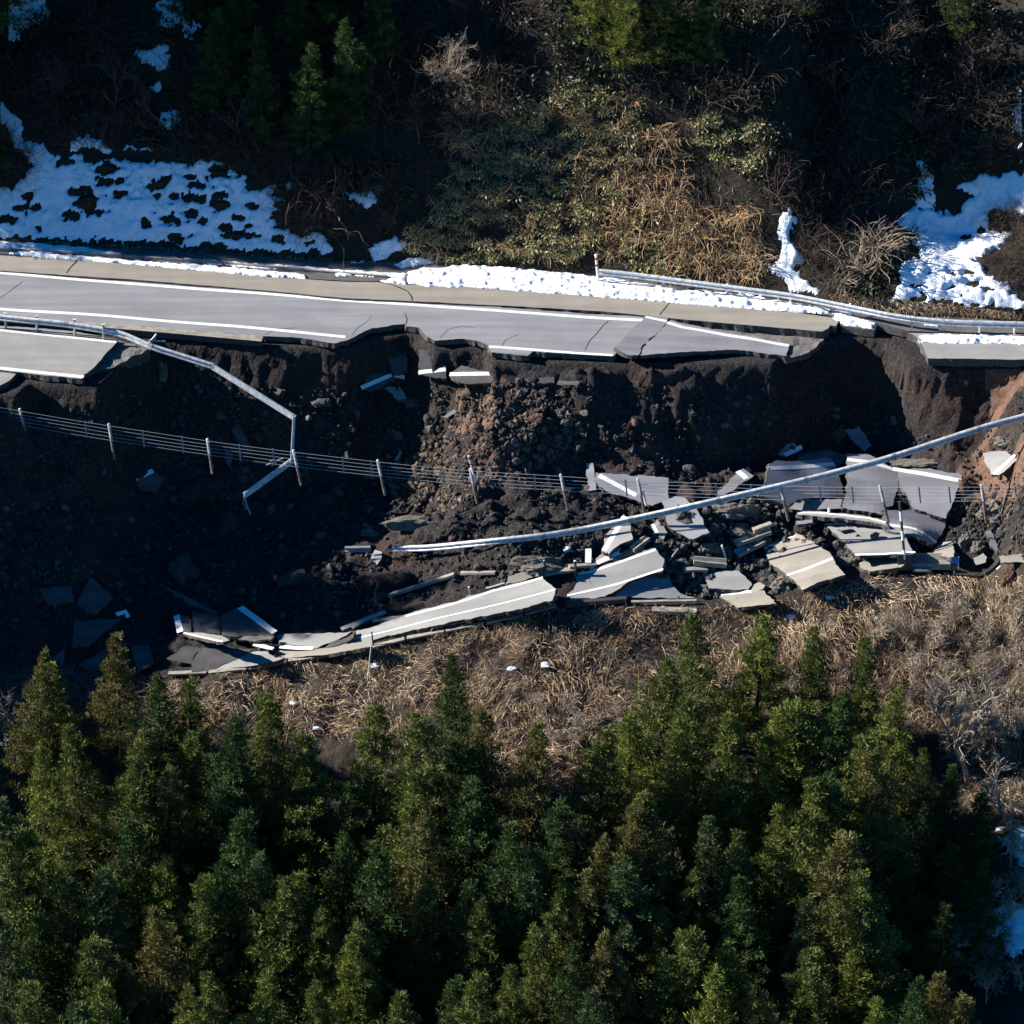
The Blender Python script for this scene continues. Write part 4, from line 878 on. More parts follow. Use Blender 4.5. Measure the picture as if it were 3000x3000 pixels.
# boulders one can tell apart: pixel box, mesh kind, label
BO = [('5', (250, 690, 560, 800), 5, 'big elongated boulder crusted with tan earth, sunlit along its top'), ('5', (85, 765, 225, 830), 5, 'tan earth lump beside the elongated boulder'), ('5', (105, 390, 205, 520), 2, 'tall reddish boulder just behind the cables'),
      ('5', (470, 155, 545, 225), 5, 'sunlit knobbly boulder above the cables'), ('5', (300, 200, 350, 285), 3, 'smooth grey boulder standing on end in the shade'), ('2', (360, 985, 460, 1065), 0, 'large blue-grey boulder below the bitten-out lane'),
      ('5', (970, 915, 1300, 1030), 5, 'wide rough lump of dark road base above the ragged crack'), ('5', (165, 1100, 250, 1230), 1, 'brown boulder standing beside the slanting concrete bar'), ('5', (1050, 110, 1140, 190), 2, 'red-brown boulder buried in the upper slope'),
      ('5', (1300, 250, 1390, 345), 1, 'dark craggy boulder on the lit middle slope'), ('5', (1215, 80, 1290, 125), 3, 'grey boulder on the crest of the mound'), ('5', (1330, 165, 1365, 205), 7, 'small pale round boulder on the mound'),
      ('5', (140, 640, 185, 695), 5, 'knobbly little tan clod near the cable posts'), ('5', (640, 300, 685, 340), 7, 'pale round stone under the red soil'), ('5', (255, 345, 285, 375), 7, 'whitish stone beside the tall reddish boulder'),
      ('4', (980, 480, 1290, 660), 4, 'huge dark long boulder in the deep shade'), ('4', (960, 905, 1110, 1090), 4, 'dark pointed boulder deep in the shaded hollow'), ('4', (1770, 20, 1880, 95), 0, 'pale-faced block high in the shade'), ('4', (1740, 830, 1810, 910), 2, 'reddish boulder in the shaded rubble'),
      ('4', (1770, 560, 1920, 650), 1, 'broad brown boulder with a whitish top in the shade'), ('4', (1580, 780, 1620, 850), 2, 'small red boulder near the shaded rubble'), ('4', (1540, 1010, 1790, 1100), 4, 'massive dark slumped block in front of the shaded hollow'), ('4', (1810, 1000, 1900, 1080), 1, 'brown boulder next to the massive slumped block'),
      ('4', (720, 690, 765, 750), 0, 'dark stone with a pale top in deep shade'), ('4', (1240, 640, 1370, 820), 4, 'upright dark block below the rail end'), ('1', (890, 785, 950, 930), 5, 'pillar of earth left standing below the broken lane'),
      ('6', (480, 335, 930, 405), 5, 'crumbling rim of earth behind the broad lined slab'), ('6', (1180, 370, 1560, 440), 5, 'crumbling rim of earth behind the smooth slab'), ('6', (250, 765, 400, 840), 5, 'rough earth lump beside the stacked channels'), ('6', (95, 835, 225, 930), 5, 'grey earth lump in the rubble behind the level channel'),
      ('6', (1660, 590, 1870, 770), 5, 'sunlit pebbly earth mass by the last cable post'), ('6', (1530, 800, 1660, 930), 5, 'first of two split tan boulders by the trough'), ('6', (1625, 830, 1725, 930), 5, 'second of two split tan boulders by the trough'), ('6', (1785, 770, 1850, 830), 1, 'smooth rounded tan boulder below the cable end'),
      ('6', (1750, 240, 1900, 325), 5, 'tan rocky outcrop above the slab on red soil'), ('6', (1790, 965, 1900, 1125), 2, 'dark red-brown boulder at the end of the wreckage'), ('6', (880, 830, 970, 940), 5, 'broken earth edge between the pale and the speckled slab'), ('6', (900, 925, 1030, 1000), 5, 'low earth step beside the beige shoulder slab'),
      ('6', (840, 180, 920, 300), 1, 'dark rounded boulder beside the lone bare slab'), ('6', (480, 1030, 660, 1150), 5, 'earth clod under the pale two-line slab'), ('6', (130, 620, 420, 760), 5, 'mound of mixed earth in front of the broad lined slab'), ('6', (660, 820, 770, 900), 5, 'dark hollowed earth block behind the pale slab'),
      ('6', (1000, 1130, 1250, 1260), 1, 'x') ]
for code, (x1, y1, x2, y2), kk, lab in BO[:-1]:
    (a, b), (c, d) = cr(code, [(x1, y1), (x2, y2)])
    p = g1((a + c) / 2, b + (d - b) * .6); w = (c - a) / S / 2; h = (d - b) / S / 2
    me = rock_mesh('boulder', 300 + BO.index((code, (x1, y1, x2, y2), kk, lab)), RK[kk].materials[0].name, 5, .3, 9)
    V = np.array([v.co for v in me.vertices]); V += .13 * fbm(V[:, 0] * 3.5, V[:, 1] * 3.5, V[:, 2] * 3.5, 4, kk + int(a), .6)[:, None] * V
    me.vertices.foreach_set('co', V.reshape(-1))
    o = obj('boulder', me, None, p + (0, 0, h * .25)); o.scale = (w * 1.08, min(max(h * 1.1, w * .45), w * 1.1), h * 1.2); o.rotation_euler.z = rng.uniform(-.15, .15)
    tag(o, lab, 'boulder')
# gravel: thousands of pebbles and crumbs, nobody could count them
def gravel(poly, n, smin, smax, seed, label, m='gravel', sub=1):
    r = np.random.default_rng(seed); P = np.array(poly); lo, hi = P.min(0), P.max(0)
    c = r.uniform(lo, hi, (n * 3, 2)); c = c[inpoly(c[:, 0], c[:, 1], poly)][:n]
    dn = vnoise(c[:, 0] / 60, c[:, 1] / 45, seed=seed + 4); c = c[dn > r.uniform(-1.1, .5, len(c))]
    G = ground(c[:, 0], c[:, 1]); bm = bmesh.new(); bmesh.ops.create_icosphere(bm, subdivisions=sub, radius=1)
    bv = np.array([v.co for v in bm.verts]); bf = np.array([[v.index for v in f.verts] for f in bm.faces]); bm.free()
    k = len(G); s = smin + (smax - smin) * r.random(k) ** 3.5
    J = 1 + r.uniform(-.42, .38, (k, len(bv), 1)); sc = s[:, None, None] * r.uniform(.6, 1.25, (k, 1, 3))
    V = bv[None] * J * sc; th = r.uniform(0, 6.28, k); ct, st_ = np.cos(th)[:, None], np.sin(th)[:, None]
    V = np.stack([V[..., 0] * ct - V[..., 1] * st_, V[..., 0] * st_ + V[..., 1] * ct, V[..., 2]], -1) + G[:, None, :] + (s * .3)[:, None, None] * np.array([0, 0, 1.0])
    F = bf[None] + (np.arange(k) * len(bv))[:, None, None]
    o = obj('gravel', mesh('gravel', V.reshape(-1, 3), F.reshape(-1, 3), [m])); tag(o, label, 'gravel', kind='stuff')
gravel(hollow_px, 24000, .016, .11, 5, 'loose gravel and crumbs of soil over the collapsed slope')
gravel(cr('5', [(640, 20), (1000, -60), (1250, 60), (1400, 250), (1150, 420), (800, 560), (560, 700), (300, 640), (250, 480), (480, 300), (620, 180)]), 4200, .03, .17, 15, 'crumbly brown clods over the lit mound', 'clod', 2)
gravel(hollow_px, 2200, .03, .20, 16, 'dark clods of slipped earth', 'gravel', 2)
gravel(cr('5', [(930, 860), (1100, 800), (1480, 780), (1480, 880), (1290, 960), (1000, 940), (940, 980)]), 1500, .04, .14, 6, 'heap of round brown gravel under the fallen rail')
gravel(cr('6', [(130, 650), (420, 620), (600, 700), (620, 800), (440, 850), (250, 760), (100, 850), (0, 830)]), 1200, .03, .13, 8, 'mixed gravel and earth among the right-hand slabs')
gravel(cr('6', [(-150, 700), (150, 620), (430, 600), (620, 680), (1300, 800), (1500, 830), (1500, 940), (900, 960), (900, 1060), (700, 1130), (-50, 1180), (-200, 1020)]), 2600, .04, .26, 18, 'dark angular rubble of broken asphalt between the slabs', 'asphalt_break', 1)
gravel(cr('5', [(880, 1020), (1200, 960), (1500, 900), (1750, 800), (1932, 800), (1932, 1000), (1840, 960), (1750, 860), (1400, 990), (1150, 1030), (900, 1090)]), 900, .04, .2, 19, 'dark rubble behind the fallen road', 'asphalt_break', 1)
gravel(cr('6', [(1480, 620), (1700, 600), (1932, 500), (1932, 950), (1720, 900), (1530, 830)]), 1200, .04, .16, 9, 'rounded stones at the end of the cable fence')

# ================================================================ SNOW
def snow_bank(poly_px, z, hmax, label, lump=.20, step=.055, seed=1):
    pl = FLAT(z); uv = pl.uv(poly_px); lo, hi = uv.min(0) - .1, uv.max(0) + .1
    gx = np.arange(lo[0], hi[0], step); gy = np.arange(lo[1], hi[1], step); U, Vv = np.meshgrid(gx, gy, indexing='ij')
    wx = .12 * fbm(U * 3, Vv * 3, 0, 3, seed); wy = .10 * fbm(U * 3 + 50, Vv * 3, 0, 3, seed + 5)
    ins = inpoly(U + wx, Vv + wy, uv.tolist()); d = polydist(U + wx, Vv + wy, uv.tolist()); sd = np.where(ins, d, -d)
    h = .62 * hmax * sstep(0, .35, sd) * (.45 + .60 * np.abs(fbm(U / lump * .45, Vv / lump * .45, 0, 2, seed + 11)) + .25 * vnoise(U * 1.1, Vv * 1.1, seed=seed + 13)) + .02 * fbm(U / lump, Vv / lump, 0, 2, seed + 21) * sstep(0, .12, sd)
    h = np.where(sd > 0, np.maximum(h, .004) + .02, -.06)
    P = pl.xyz(np.stack([U, Vv], -1).reshape(-1, 2), h.reshape(-1)); ny = len(gy)
    I, J = np.meshgrid(np.arange(len(gx) - 1), np.arange(ny - 1), indexing='ij'); keep = (sd[:-1, :-1] > -.08)
    q = np.stack([I * ny + J, (I + 1) * ny + J, (I + 1) * ny + J + 1, I * ny + J + 1], -1)[keep]
    us, inv = np.unique(q, return_inverse=True); c = P[us].mean(0)
    o = obj('snow_bank', mesh('snow_bank', P[us] - c, inv.reshape(-1, 4), ['snow'], True), None, c); tag(o, label, 'snow', kind='stuff'); return o
snow_bank(cr('1', [(-120, 105), (0, 108), (250, 125), (430, 140), (690, 175), (700, 192), (600, 190), (430, 172), (0, 152), (-120, 148)]), .05, .16, 'thin upper strip of ploughed snow beside the kerb', seed=1)
snow_bank(cr('1', [(50, 172), (180, 165), (480, 195), (950, 232), (1300, 255), (1730, 295), (1720, 312), (1550, 305), (1250, 285), (900, 252), (500, 215), (200, 190)]), .10, .18, 'long lumpy strip of ploughed snow along the shoulder', seed=2)
snow_bank(cr('1', [(1030, 205), (1400, 232), (1932, 272), (1932, 290), (1600, 265), (1300, 250), (1050, 222)]) , .05, .12, 'narrow snow strip behind the kerb', seed=3)
snow_bank(cr('1', [(820, 195), (1000, 200), (1000, 218), (820, 208)]), .05, .1, 'short scrap of snow behind the kerb', seed=4)
snow_bank(cr('2', [(-30, 275), (100, 278), (380, 290), (365, 345), (200, 335), (330, 315), (100, 305), (-30, 300)]), .06, .14, 'snow tongue reaching up to the cracked kerb', seed=5)
snow_bank(cr('2', [(385, 285), (470, 262), (590, 262), (640, 245), (900, 255), (1150, 278), (1430, 310), (1700, 345), (1932, 388)]) + cr('3', [(100, 388), (400, 425), (600, 455), (825, 490), (828, 515), (600, 505), (300, 482), (0, 462)]) + cr('2', [(1800, 445), (1500, 428), (1100, 395), (700, 365), (500, 368), (390, 345)]), .11, .26, 'broad bright bank of ploughed snow along the road shoulder', seed=6)
snow_bank(cr('3', [(845, 500), (900, 500), (1000, 540), (1100, 562), (1080, 602), (900, 580), (870, 540)]), .08, .25, 'tip of the snow bank hanging over the gap', seed=7)
snow_bank(cr('3', [(1340, 640), (1500, 636), (1800, 642), (2100, 648), (2100, 692), (1800, 690), (1500, 688), (1345, 682)]), .11, .2, 'lumpy snow bank on the shoulder beyond the gap', seed=8)
snow_bank(cr('3', [(300, 392), (420, 402), (600, 428), (560, 436), (320, 405)]), .06, .12, 'snow scrap under the standing rail', seed=9)
snow_bank(cr('3', [(650, 432), (720, 438), (720, 458), (660, 455)]), .06, .12, 'small snow lump by a rail post', seed=10)
snow_bank(cr('3', [(1362, 572), (1450, 575), (1440, 590), (1365, 585)]), .15, .08, 'snow scrap on the damp strip behind the rail', seed=11)
snow_bank(cr('i', [(300, 1500), (380, 1462), (550, 1440), (575, 1470), (480, 1490), (350, 1512)]), .1, .25, 'snow wedge at the foot of the leafy slope', seed=12)
def hill_snow(polys, label, thick=.16, seed=1, holes=(), ragged=14.0, yr=(12, 40)):
    x0 = min(p[0] for q in polys for p in q); x1 = max(p[0] for q in polys for p in q)
    wx0, wx1 = (x0 - 1500) / S - 1, (x1 - 1500) / S + 1
    gx = np.arange(wx0, wx1, .10); gy = np.arange(yr[0], yr[1], .075); U, Vv = np.meshgrid(gx, gy, indexing='ij'); Z = H(U, Vv)
    px, py = to_px(np.stack([U, Vv, Z], -1)); sd = np.full(U.shape, -1e9)
    nx_ = ragged * fbm(px / 40, py / 40, 0, 3, seed); ny_ = ragged * fbm(px / 40 + 30, py / 40, 0, 3, seed + 3)
    nx_ = nx_ + 5 * fbm(px / 9, py / 9, 0, 2, seed + 40); ny_ = ny_ + 5 * fbm(px / 9 + 30, py / 9, 0, 2, seed + 43)
    for q in polys:
        d = polydist(px + nx_, py + ny_, q); sd = np.maximum(sd, np.where(inpoly(px + nx_, py + ny_, q), d, -d))
    for (cx, cy, rx, ry) in holes:
        e = np.hypot((px + nx_ * .5 - cx) / rx, (py + ny_ * .5 - cy) / ry); sd = np.minimum(sd, (e * (1 + .5 * fbm(px / 16 + cx, py / 13, 0, 2, seed + 50)) - 1) * min(rx, ry))
    h = np.where(sd > 0, .02 + thick * sstep(0, 14, sd) * (.75 + .4 * fbm(U * 1.4, Vv * 1.4, 0, 3, seed + 7)) + .025 * fbm(U * 5, Vv * 5, 0, 2, seed + 9), -.08)
    P = np.stack([U, Vv, Z + h], -1).reshape(-1, 3); ny = len(gy); I, J = np.meshgrid(np.arange(len(gx) - 1), np.arange(ny - 1), indexing='ij')
    yb = np.interp(gx, xs, yB); keep = (sd[:-1, :-1] > -4) & ((Vv[:-1, :-1] > yb[:-1, None] - .2) | (yr[1] < 12))
    q = np.stack([I * ny + J, (I + 1) * ny + J, (I + 1) * ny + J + 1, I * ny + J + 1], -1)[keep]
    if len(q) == 0: return
    us, inv = np.unique(q, return_inverse=True); c = P[us].mean(0)
    o = obj('snow_patch', mesh('snow_patch', P[us] - c, inv.reshape(-1, 4), ['snow'], True), None, c); tag(o, label, 'snow', kind='stuff')
EL = [(370, 920, 35, 30), (600, 960, 60, 30), (590, 1025, 45, 20), (685, 1025, 30, 15), (430, 1085, 60, 25), (500, 1150, 60, 50), (680, 1098, 50, 18), (470, 1060, 25, 15), (110, 1175, 35, 20), (215, 1180, 45, 18), (400, 1222, 42, 20), (225, 1293, 14, 9), (40, 1245, 50, 20), (912, 1043, 45, 28), (1105, 1048, 50, 18), (890, 1110, 28, 12), (1085, 1130, 60, 28), (985, 1110, 18, 25), (1235, 980, 62, 30), (1230, 1110, 45, 20), (1250, 1165, 55, 30), (1430, 1160, 42, 18), (820, 1265, 25, 25), (965, 1245, 60, 22), (1080, 1215, 25, 15), (1140, 1250, 18, 10), (1275, 1285, 35, 15), (1335, 1240, 30, 15), (1400, 1285, 35, 12), (1315, 1335, 70, 22), (1430, 1335, 50, 12), (1580, 1350, 40, 22), (980, 1340, 45, 30), (1068, 1330, 20, 10), (725, 1372, 25, 10), (440, 1364, 20, 8), (1590, 1090, 25, 30), (1600, 1165, 50, 30), (1065, 990, 30, 14), (1690, 1055, 40, 18), (150, 1110, 30, 20), (1740, 1380, 30, 12)]
EL = [(x / 1.932, y / 1.932, a / 1.932, b / 1.932) for x, y, a, b in EL]
ER = [(1390, 1535, 10, 6), (1530, 1545, 18, 9), (1620, 1548, 28, 10), (1320, 1612, 30, 9), (1650, 1600, 32, 14), (1530, 1627, 18, 8), (1740, 1635, 36, 6), (1365, 1695, 35, 18), (1470, 1712, 50, 12), (1580, 1672, 15, 7), (1655, 1725, 25, 12), (1700, 1315, 16, 12), (1600, 1350, 20, 8)]
ER = [(2000 + x / 1.932, y / 1.932, a / 1.932, b / 1.932) for x, y, a, b in ER]
hill_snow([cr('h', [(-100, 560), (0, 575), (60, 620), (110, 680), (110, 760), (190, 830), (260, 850), (340, 880), (430, 880), (520, 910), (640, 910), (780, 930), (880, 920), (1050, 930), (1130, 905), (1260, 950), (1370, 1000), (1400, 1060), (1550, 1060), (1720, 1040), (1640, 1100), (1560, 1180), (1520, 1250), (1680, 1320), (1860, 1340), (1890, 1400), (1850, 1430), (1400, 1412), (900, 1385), (500, 1365), (0, 1340), (-100, 1330), (-100, 1060), (60, 1050), (190, 930), (120, 860), (0, 720), (-100, 700)])], 'wide snow field with dark clumps at the foot of the shaded hillside', seed=31, holes=EL)
hill_snow([cr('j', [(1700, 985), (2050, 960), (2050, 1250), (1900, 1200), (1750, 1180), (1720, 1230), (1760, 1320), (1850, 1350), (1850, 1400), (1660, 1460), (1700, 1550), (1830, 1590), (1860, 1680), (2050, 1690), (2050, 1770), (1600, 1740), (1150, 1705), (1230, 1640), (1240, 1500), (1330, 1460), (1280, 1330), (1200, 1250), (1300, 1200), (1440, 1190), (1560, 1200), (1650, 1120), (1520, 1040)]), cr('j', [(1340, 930), (1400, 900), (1420, 1180), (1350, 1190), (1320, 1050)])], 'snow field in the gully right of the tan bush', seed=32, holes=ER)
hill_snow([cr('j', [(545, 1220), (610, 1170), (640, 1240), (620, 1330), (610, 1400), (660, 1420), (680, 1480), (640, 1540), (700, 1600), (800, 1670), (740, 1680), (600, 1640), (560, 1560), (500, 1545), (490, 1520), (550, 1480), (560, 1400)])], 'narrow tongue of snow running down beside the leafy slope', seed=33, ragged=10)
hill_snow([cr('h', [(-60, -60), (260, -60), (290, 60), (270, 110), (200, 150), (130, 180), (120, 235), (60, 230), (0, 190), (-60, 190)])], 'blue-white snow patch at the top of the hillside', seed=34)
hill_snow([cr('h', [(330, 825), (400, 775), (500, 770), (640, 830), (630, 860), (480, 835)]), cr('h', [(830, 520), (890, 465), (930, 500), (910, 555)]), cr('h', [(880, 640), (1000, 640), (1030, 690), (1000, 750), (930, 700)]), cr('h', [(780, 290), (900, 240), (970, 330), (950, 400), (830, 360)]), cr('h', [(720, 810), (860, 825), (840, 850), (720, 840)])], 'scattered snow scraps among the dark thickets', seed=35, ragged=18)
hill_snow([cr('h', [(820, 0), (1060, 30), (1090, 150), (1140, 230), (1080, 260), (1000, 170), (880, 120)])], 'dim snow seen through the trees', seed=36, ragged=30)
hill_snow([cr('i', [(10, 1090), (100, 1085), (215, 1130), (200, 1160), (130, 1185), (60, 1150)]), cr('i', [(150, 1440), (230, 1360), (300, 1335), (370, 1400), (300, 1440), (180, 1480)]), cr('i', [(-20, 1470), (110, 1475), (100, 1492), (-20, 1490)])], 'small snow scraps left of the leafy slope', seed=37, ragged=12)
hill_snow([cr('j', [(1890, 500), (1990, 450), (1990, 950), (1910, 940), (1930, 850), (1880, 700)])], 'snow strip at the far side of the gully', seed=38)

hill_snow([[(2940, 2430), (3040, 2400), (3040, 2530), (2990, 2560), (2950, 2500)], [(2900, 2660), (3040, 2640), (3040, 2760), (2960, 2790), (2880, 2720)], [(2760, 2720), (2860, 2700), (2880, 2780), (2780, 2800)]], 'snow lying on the low ground at the forest edge', seed=39, ragged=30, yr=(-32, 0))
# dark clumps of earth and grass standing out of the snow
CL = [rock_mesh('earth_clump', 500 + k, 'clump', 3, .4, 2, .6) for k in range(4)]
for k, (cx, cy, rx, ry) in enumerate(EL + ER):
    if rx < 6: continue
    p = g1(cx, cy); o = obj('earth_clump', CL[k % 4], None, p + (0, .05, 0)); o.scale = (rx / S * 1.05, ry / S * .9, ry / S * 1.15); o.rotation_euler.z = rng.uniform(-.3, .3)
    tag(o, 'dark clump of earth and grass poking through the left snow field' if k < len(EL) else 'dark clump of earth poking through the gully snow', 'clump', 'clumps in the left snow field' if k < len(EL) else 'clumps in the gully snow')

# ================================================================ PLANTS
def blades(base, direc, L, w, droop, r, segs=3, up=np.array([0, 0, 1.0])):
    """many curved grass blades / strands as ribbons: returns verts, quads"""
    n = len(base); t = np.linspace(0, 1, segs + 1)
    side = np.cross(direc, r.normal(size=(n, 3))); side /= np.linalg.norm(side, axis=1)[:, None] + 1e-9
    P = base[:, None, :] + direc[:, None, :] * (L[:, None] * t)[..., None] - (droop * L)[:, None, None] * (t ** 2)[None, :, None] * up
    W = (w[:, None] * (1 - .8 * t))[..., None] * side[:, None, :]
    V = np.stack([P - W, P + W], 2).reshape(-1, 3)
    b = (np.arange(n) * (segs + 1) * 2)[:, None]; k = np.arange(segs) * 2
    q = np.stack([b + k, b + k + 1, b + k + 3, b + k + 2], -1).reshape(-1, 4)
    return V, q
def leaf_faces(base, direc, L, w, r):
    n = len(base); side = np.cross(direc, r.normal(size=(n, 3))); side /= np.linalg.norm(side, axis=1)[:, None] + 1e-9
    nrm = np.cross(side, direc)
    a = base; b = base + direc * (L * .5)[:, None] + side * w[:, None] + nrm * (w * .25)[:, None]; c = base + direc * L[:, None]; d = base + direc * (L * .5)[:, None] - side * w[:, None] + nrm * (w * .25)[:, None]
    V = np.stack([a, b, c, d], 1).reshape(-1, 3); q = (np.arange(n) * 4)[:, None] + np.arange(4)
    return V, q
def unit(v): return v / (np.linalg.norm(v, axis=-1, keepdims=True) + 1e-9)
def strands_tube(starts, dirs, lens, rad, r, segs=5, droop=.5, wander=.25):
    parts = []
    for p, d, L, q in zip(starts, dirs, lens, rad):
        pts = [p]; dd = d.copy()
        for k in range(segs):
            dd = dd + r.normal(size=3) * wander + np.array([0, 0, -droop / segs]); dd /= np.linalg.norm(dd); pts.append(pts[-1] + dd * L / segs)
        parts.append(tube(pts, np.linspace(q, q * .35, segs + 1), 3, False))
    return join(parts)
def branch_tree(seed, height, spread, levels, r0, nlimb=5, up=.5, twigs=3):
    """bare tree: returns (limb mesh data, twig mesh data)"""
    r = np.random.default_rng(seed); limbs = []; tw = []
    def grow(p, d, L, rad, lev):
        segs = 5 if lev < 2 else 4; pts = [p]; dd = d
        for k in range(segs):
            dd = unit(dd + r.normal(size=3) * (.16 + .05 * lev) + np.array([0, 0, .10 * up])); pts.append(pts[-1] + dd * L / segs)
        t = tube(pts, np.linspace(rad, rad * (.55 if lev < levels else .3), segs + 1), 5 if lev == 0 else (4 if lev == 1 else 3), False)
        (limbs if lev < 2 else tw).append(t)
        if lev < levels:
            n = nlimb if lev == 0 else twigs + (r.random() < .5)
            for j in range(n):
                f = r.uniform(.3, 1.0); k = int(f * segs); k = min(k, segs); q = pts[k]
                ax = unit(r.normal(size=3)); nd = unit(dd * (.75) + np.cross(dd, ax) * spread * r.uniform(.6, 1.3) + np.array([0, 0, .12 * up]))
                grow(q, nd, L * r.uniform(.5, .8), max(rad * r.uniform(.48, .66), .009), lev + 1)
    grow(np.zeros(3), unit(np.array([r.normal() * .1, r.normal() * .1, 1.0])), height, r0, 0)
    return join(limbs), join(tw)

# ---- shrubs of the hillside
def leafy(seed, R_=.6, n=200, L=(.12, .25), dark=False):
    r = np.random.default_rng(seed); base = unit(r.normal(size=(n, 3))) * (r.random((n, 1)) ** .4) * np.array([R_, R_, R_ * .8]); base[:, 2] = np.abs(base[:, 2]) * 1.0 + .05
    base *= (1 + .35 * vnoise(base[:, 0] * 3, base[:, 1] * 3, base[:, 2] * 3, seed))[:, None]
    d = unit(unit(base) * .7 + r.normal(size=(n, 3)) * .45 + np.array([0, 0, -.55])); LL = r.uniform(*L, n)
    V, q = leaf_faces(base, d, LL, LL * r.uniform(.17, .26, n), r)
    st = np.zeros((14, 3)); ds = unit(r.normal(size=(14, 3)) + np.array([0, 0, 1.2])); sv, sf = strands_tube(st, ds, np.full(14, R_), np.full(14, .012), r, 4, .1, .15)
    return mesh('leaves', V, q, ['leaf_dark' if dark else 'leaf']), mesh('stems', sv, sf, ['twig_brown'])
def viny(seed, m='vine', n=70, R_=.7, rad=.011, droop=1.6, L=(.6, 1.3)):
    r = np.random.default_rng(seed); st = r.normal(size=(n, 3)) * np.array([R_ * .45, R_ * .35, .08]); st[:, 2] = np.abs(st[:, 2])
    ds = unit(r.normal(size=(n, 3)) * .7 + np.array([0, -.25, 1.0])); v, f = strands_tube(st, ds, r.uniform(*L, n), np.full(n, rad) * r.uniform(.6, 1.4, n), r, 6, droop, .28)
    return mesh('stems', v, f, [m])
LEAFY = [leafy(600 + k, .5 + .08 * k) for k in range(5)]; LDARK = [leafy(620 + k, .6 + .1 * k, 190, dark=True) for k in range(3)]
VINE = [viny(640 + k) for k in range(4)]; TWG = [viny(660 + k, 'twig_brown', 70, .8, .010, .5, (.8, 1.6)) for k in range(4)]; TWP = [viny(680 + k, 'twig_tan', 110, .8, .019, .9, (.9, 1.8)) for k in range(3)]
def plant(name, parts, p, s, label, cat, group, rz=None, tilt=-.25):
    root = thing(name, p, label, cat, group); root.rotation_euler = (tilt * -1 * 0, 0, rng.uniform(0, 6.28) if rz is None else rz); root.scale = (s, s, s)
    for nm, me in parts: obj(nm, me, root)
    return root
def scatter(poly, n, seed, mind=0.0):
    r = np.random.default_rng(seed); P = np.array(poly); lo, hi = P.min(0), P.max(0); out = []
    while len(out) < n:
        c = r.uniform(lo, hi, (n * 4, 2)); c = c[inpoly(c[:, 0], c[:, 1], poly)]
        for q in c:
            if mind and out and min(math.hypot(q[0] - o[0], q[1] - o[1]) for o in out) < mind: continue
            out.append(q)
            if len(out) >= n: break
        mind *= .9
    return np.array(out)
leaf_poly = cr('i', [(350, 1420), (420, 1300), (560, 1130), (640, 850), (900, 620), (1280, 470), (1650, 560), (1740, 720), (1640, 1000), (1500, 1200), (1450, 1400), (1300, 1480), (900, 1490), (600, 1480)])
Q = scatter(leaf_poly, 110, 71, 34); G = ground(Q[:, 0], Q[:, 1])
for k, p in enumerate(G):
    a, b = LEAFY[k % 5]; plant('evergreen_shrub', (('leaves', a), ('stems', b)), p, rng.uniform(.5, 1.05), 'evergreen shrub with drooping glossy leaves on the sunlit spur', 'shrub', 'glossy shrubs on the sunlit spur')
for poly, n, lab, grp, sd in [(cr('j', [(-150, 1150), (0, 1180), (100, 1300), (50, 1560), (-300, 1520), (-350, 1350)]), 14, 'glossy shrub behind the start of the standing rail', 'glossy shrubs behind the rail', 72), (cr('j', [(80, 680), (420, 700), (480, 900), (350, 1000), (120, 950)]), 12, 'glossy shrub high on the slope above the hanging dead vines', 'glossy shrubs above the dead vines', 73)]:
    Q = scatter(poly, n, sd, 30); G = ground(Q[:, 0], Q[:, 1])
    for k, p in enumerate(G):
        a, b = LEAFY[k % 5]; plant('evergreen_shrub', (('leaves', a), ('stems', b)), p, rng.uniform(.7, 1.1), lab, 'shrub', grp)
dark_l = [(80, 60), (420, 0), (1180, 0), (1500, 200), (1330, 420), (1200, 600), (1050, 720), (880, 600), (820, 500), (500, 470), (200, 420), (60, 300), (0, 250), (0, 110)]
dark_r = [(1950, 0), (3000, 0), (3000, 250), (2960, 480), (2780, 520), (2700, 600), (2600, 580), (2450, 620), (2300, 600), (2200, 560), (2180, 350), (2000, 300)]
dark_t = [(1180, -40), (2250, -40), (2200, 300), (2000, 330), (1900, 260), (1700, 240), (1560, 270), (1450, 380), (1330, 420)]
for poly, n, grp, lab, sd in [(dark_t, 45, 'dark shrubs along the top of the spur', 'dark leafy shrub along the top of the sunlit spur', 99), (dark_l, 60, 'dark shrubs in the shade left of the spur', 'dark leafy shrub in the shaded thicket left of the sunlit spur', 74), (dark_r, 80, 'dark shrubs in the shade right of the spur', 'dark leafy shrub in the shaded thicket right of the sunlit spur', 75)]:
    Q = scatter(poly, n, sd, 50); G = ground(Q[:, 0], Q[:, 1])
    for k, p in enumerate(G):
        a, b = LDARK[k % 3]; plant('evergreen_shrub', (('leaves', a), ('stems', b)), p, rng.uniform(.9, 1.5), lab, 'shrub', grp)
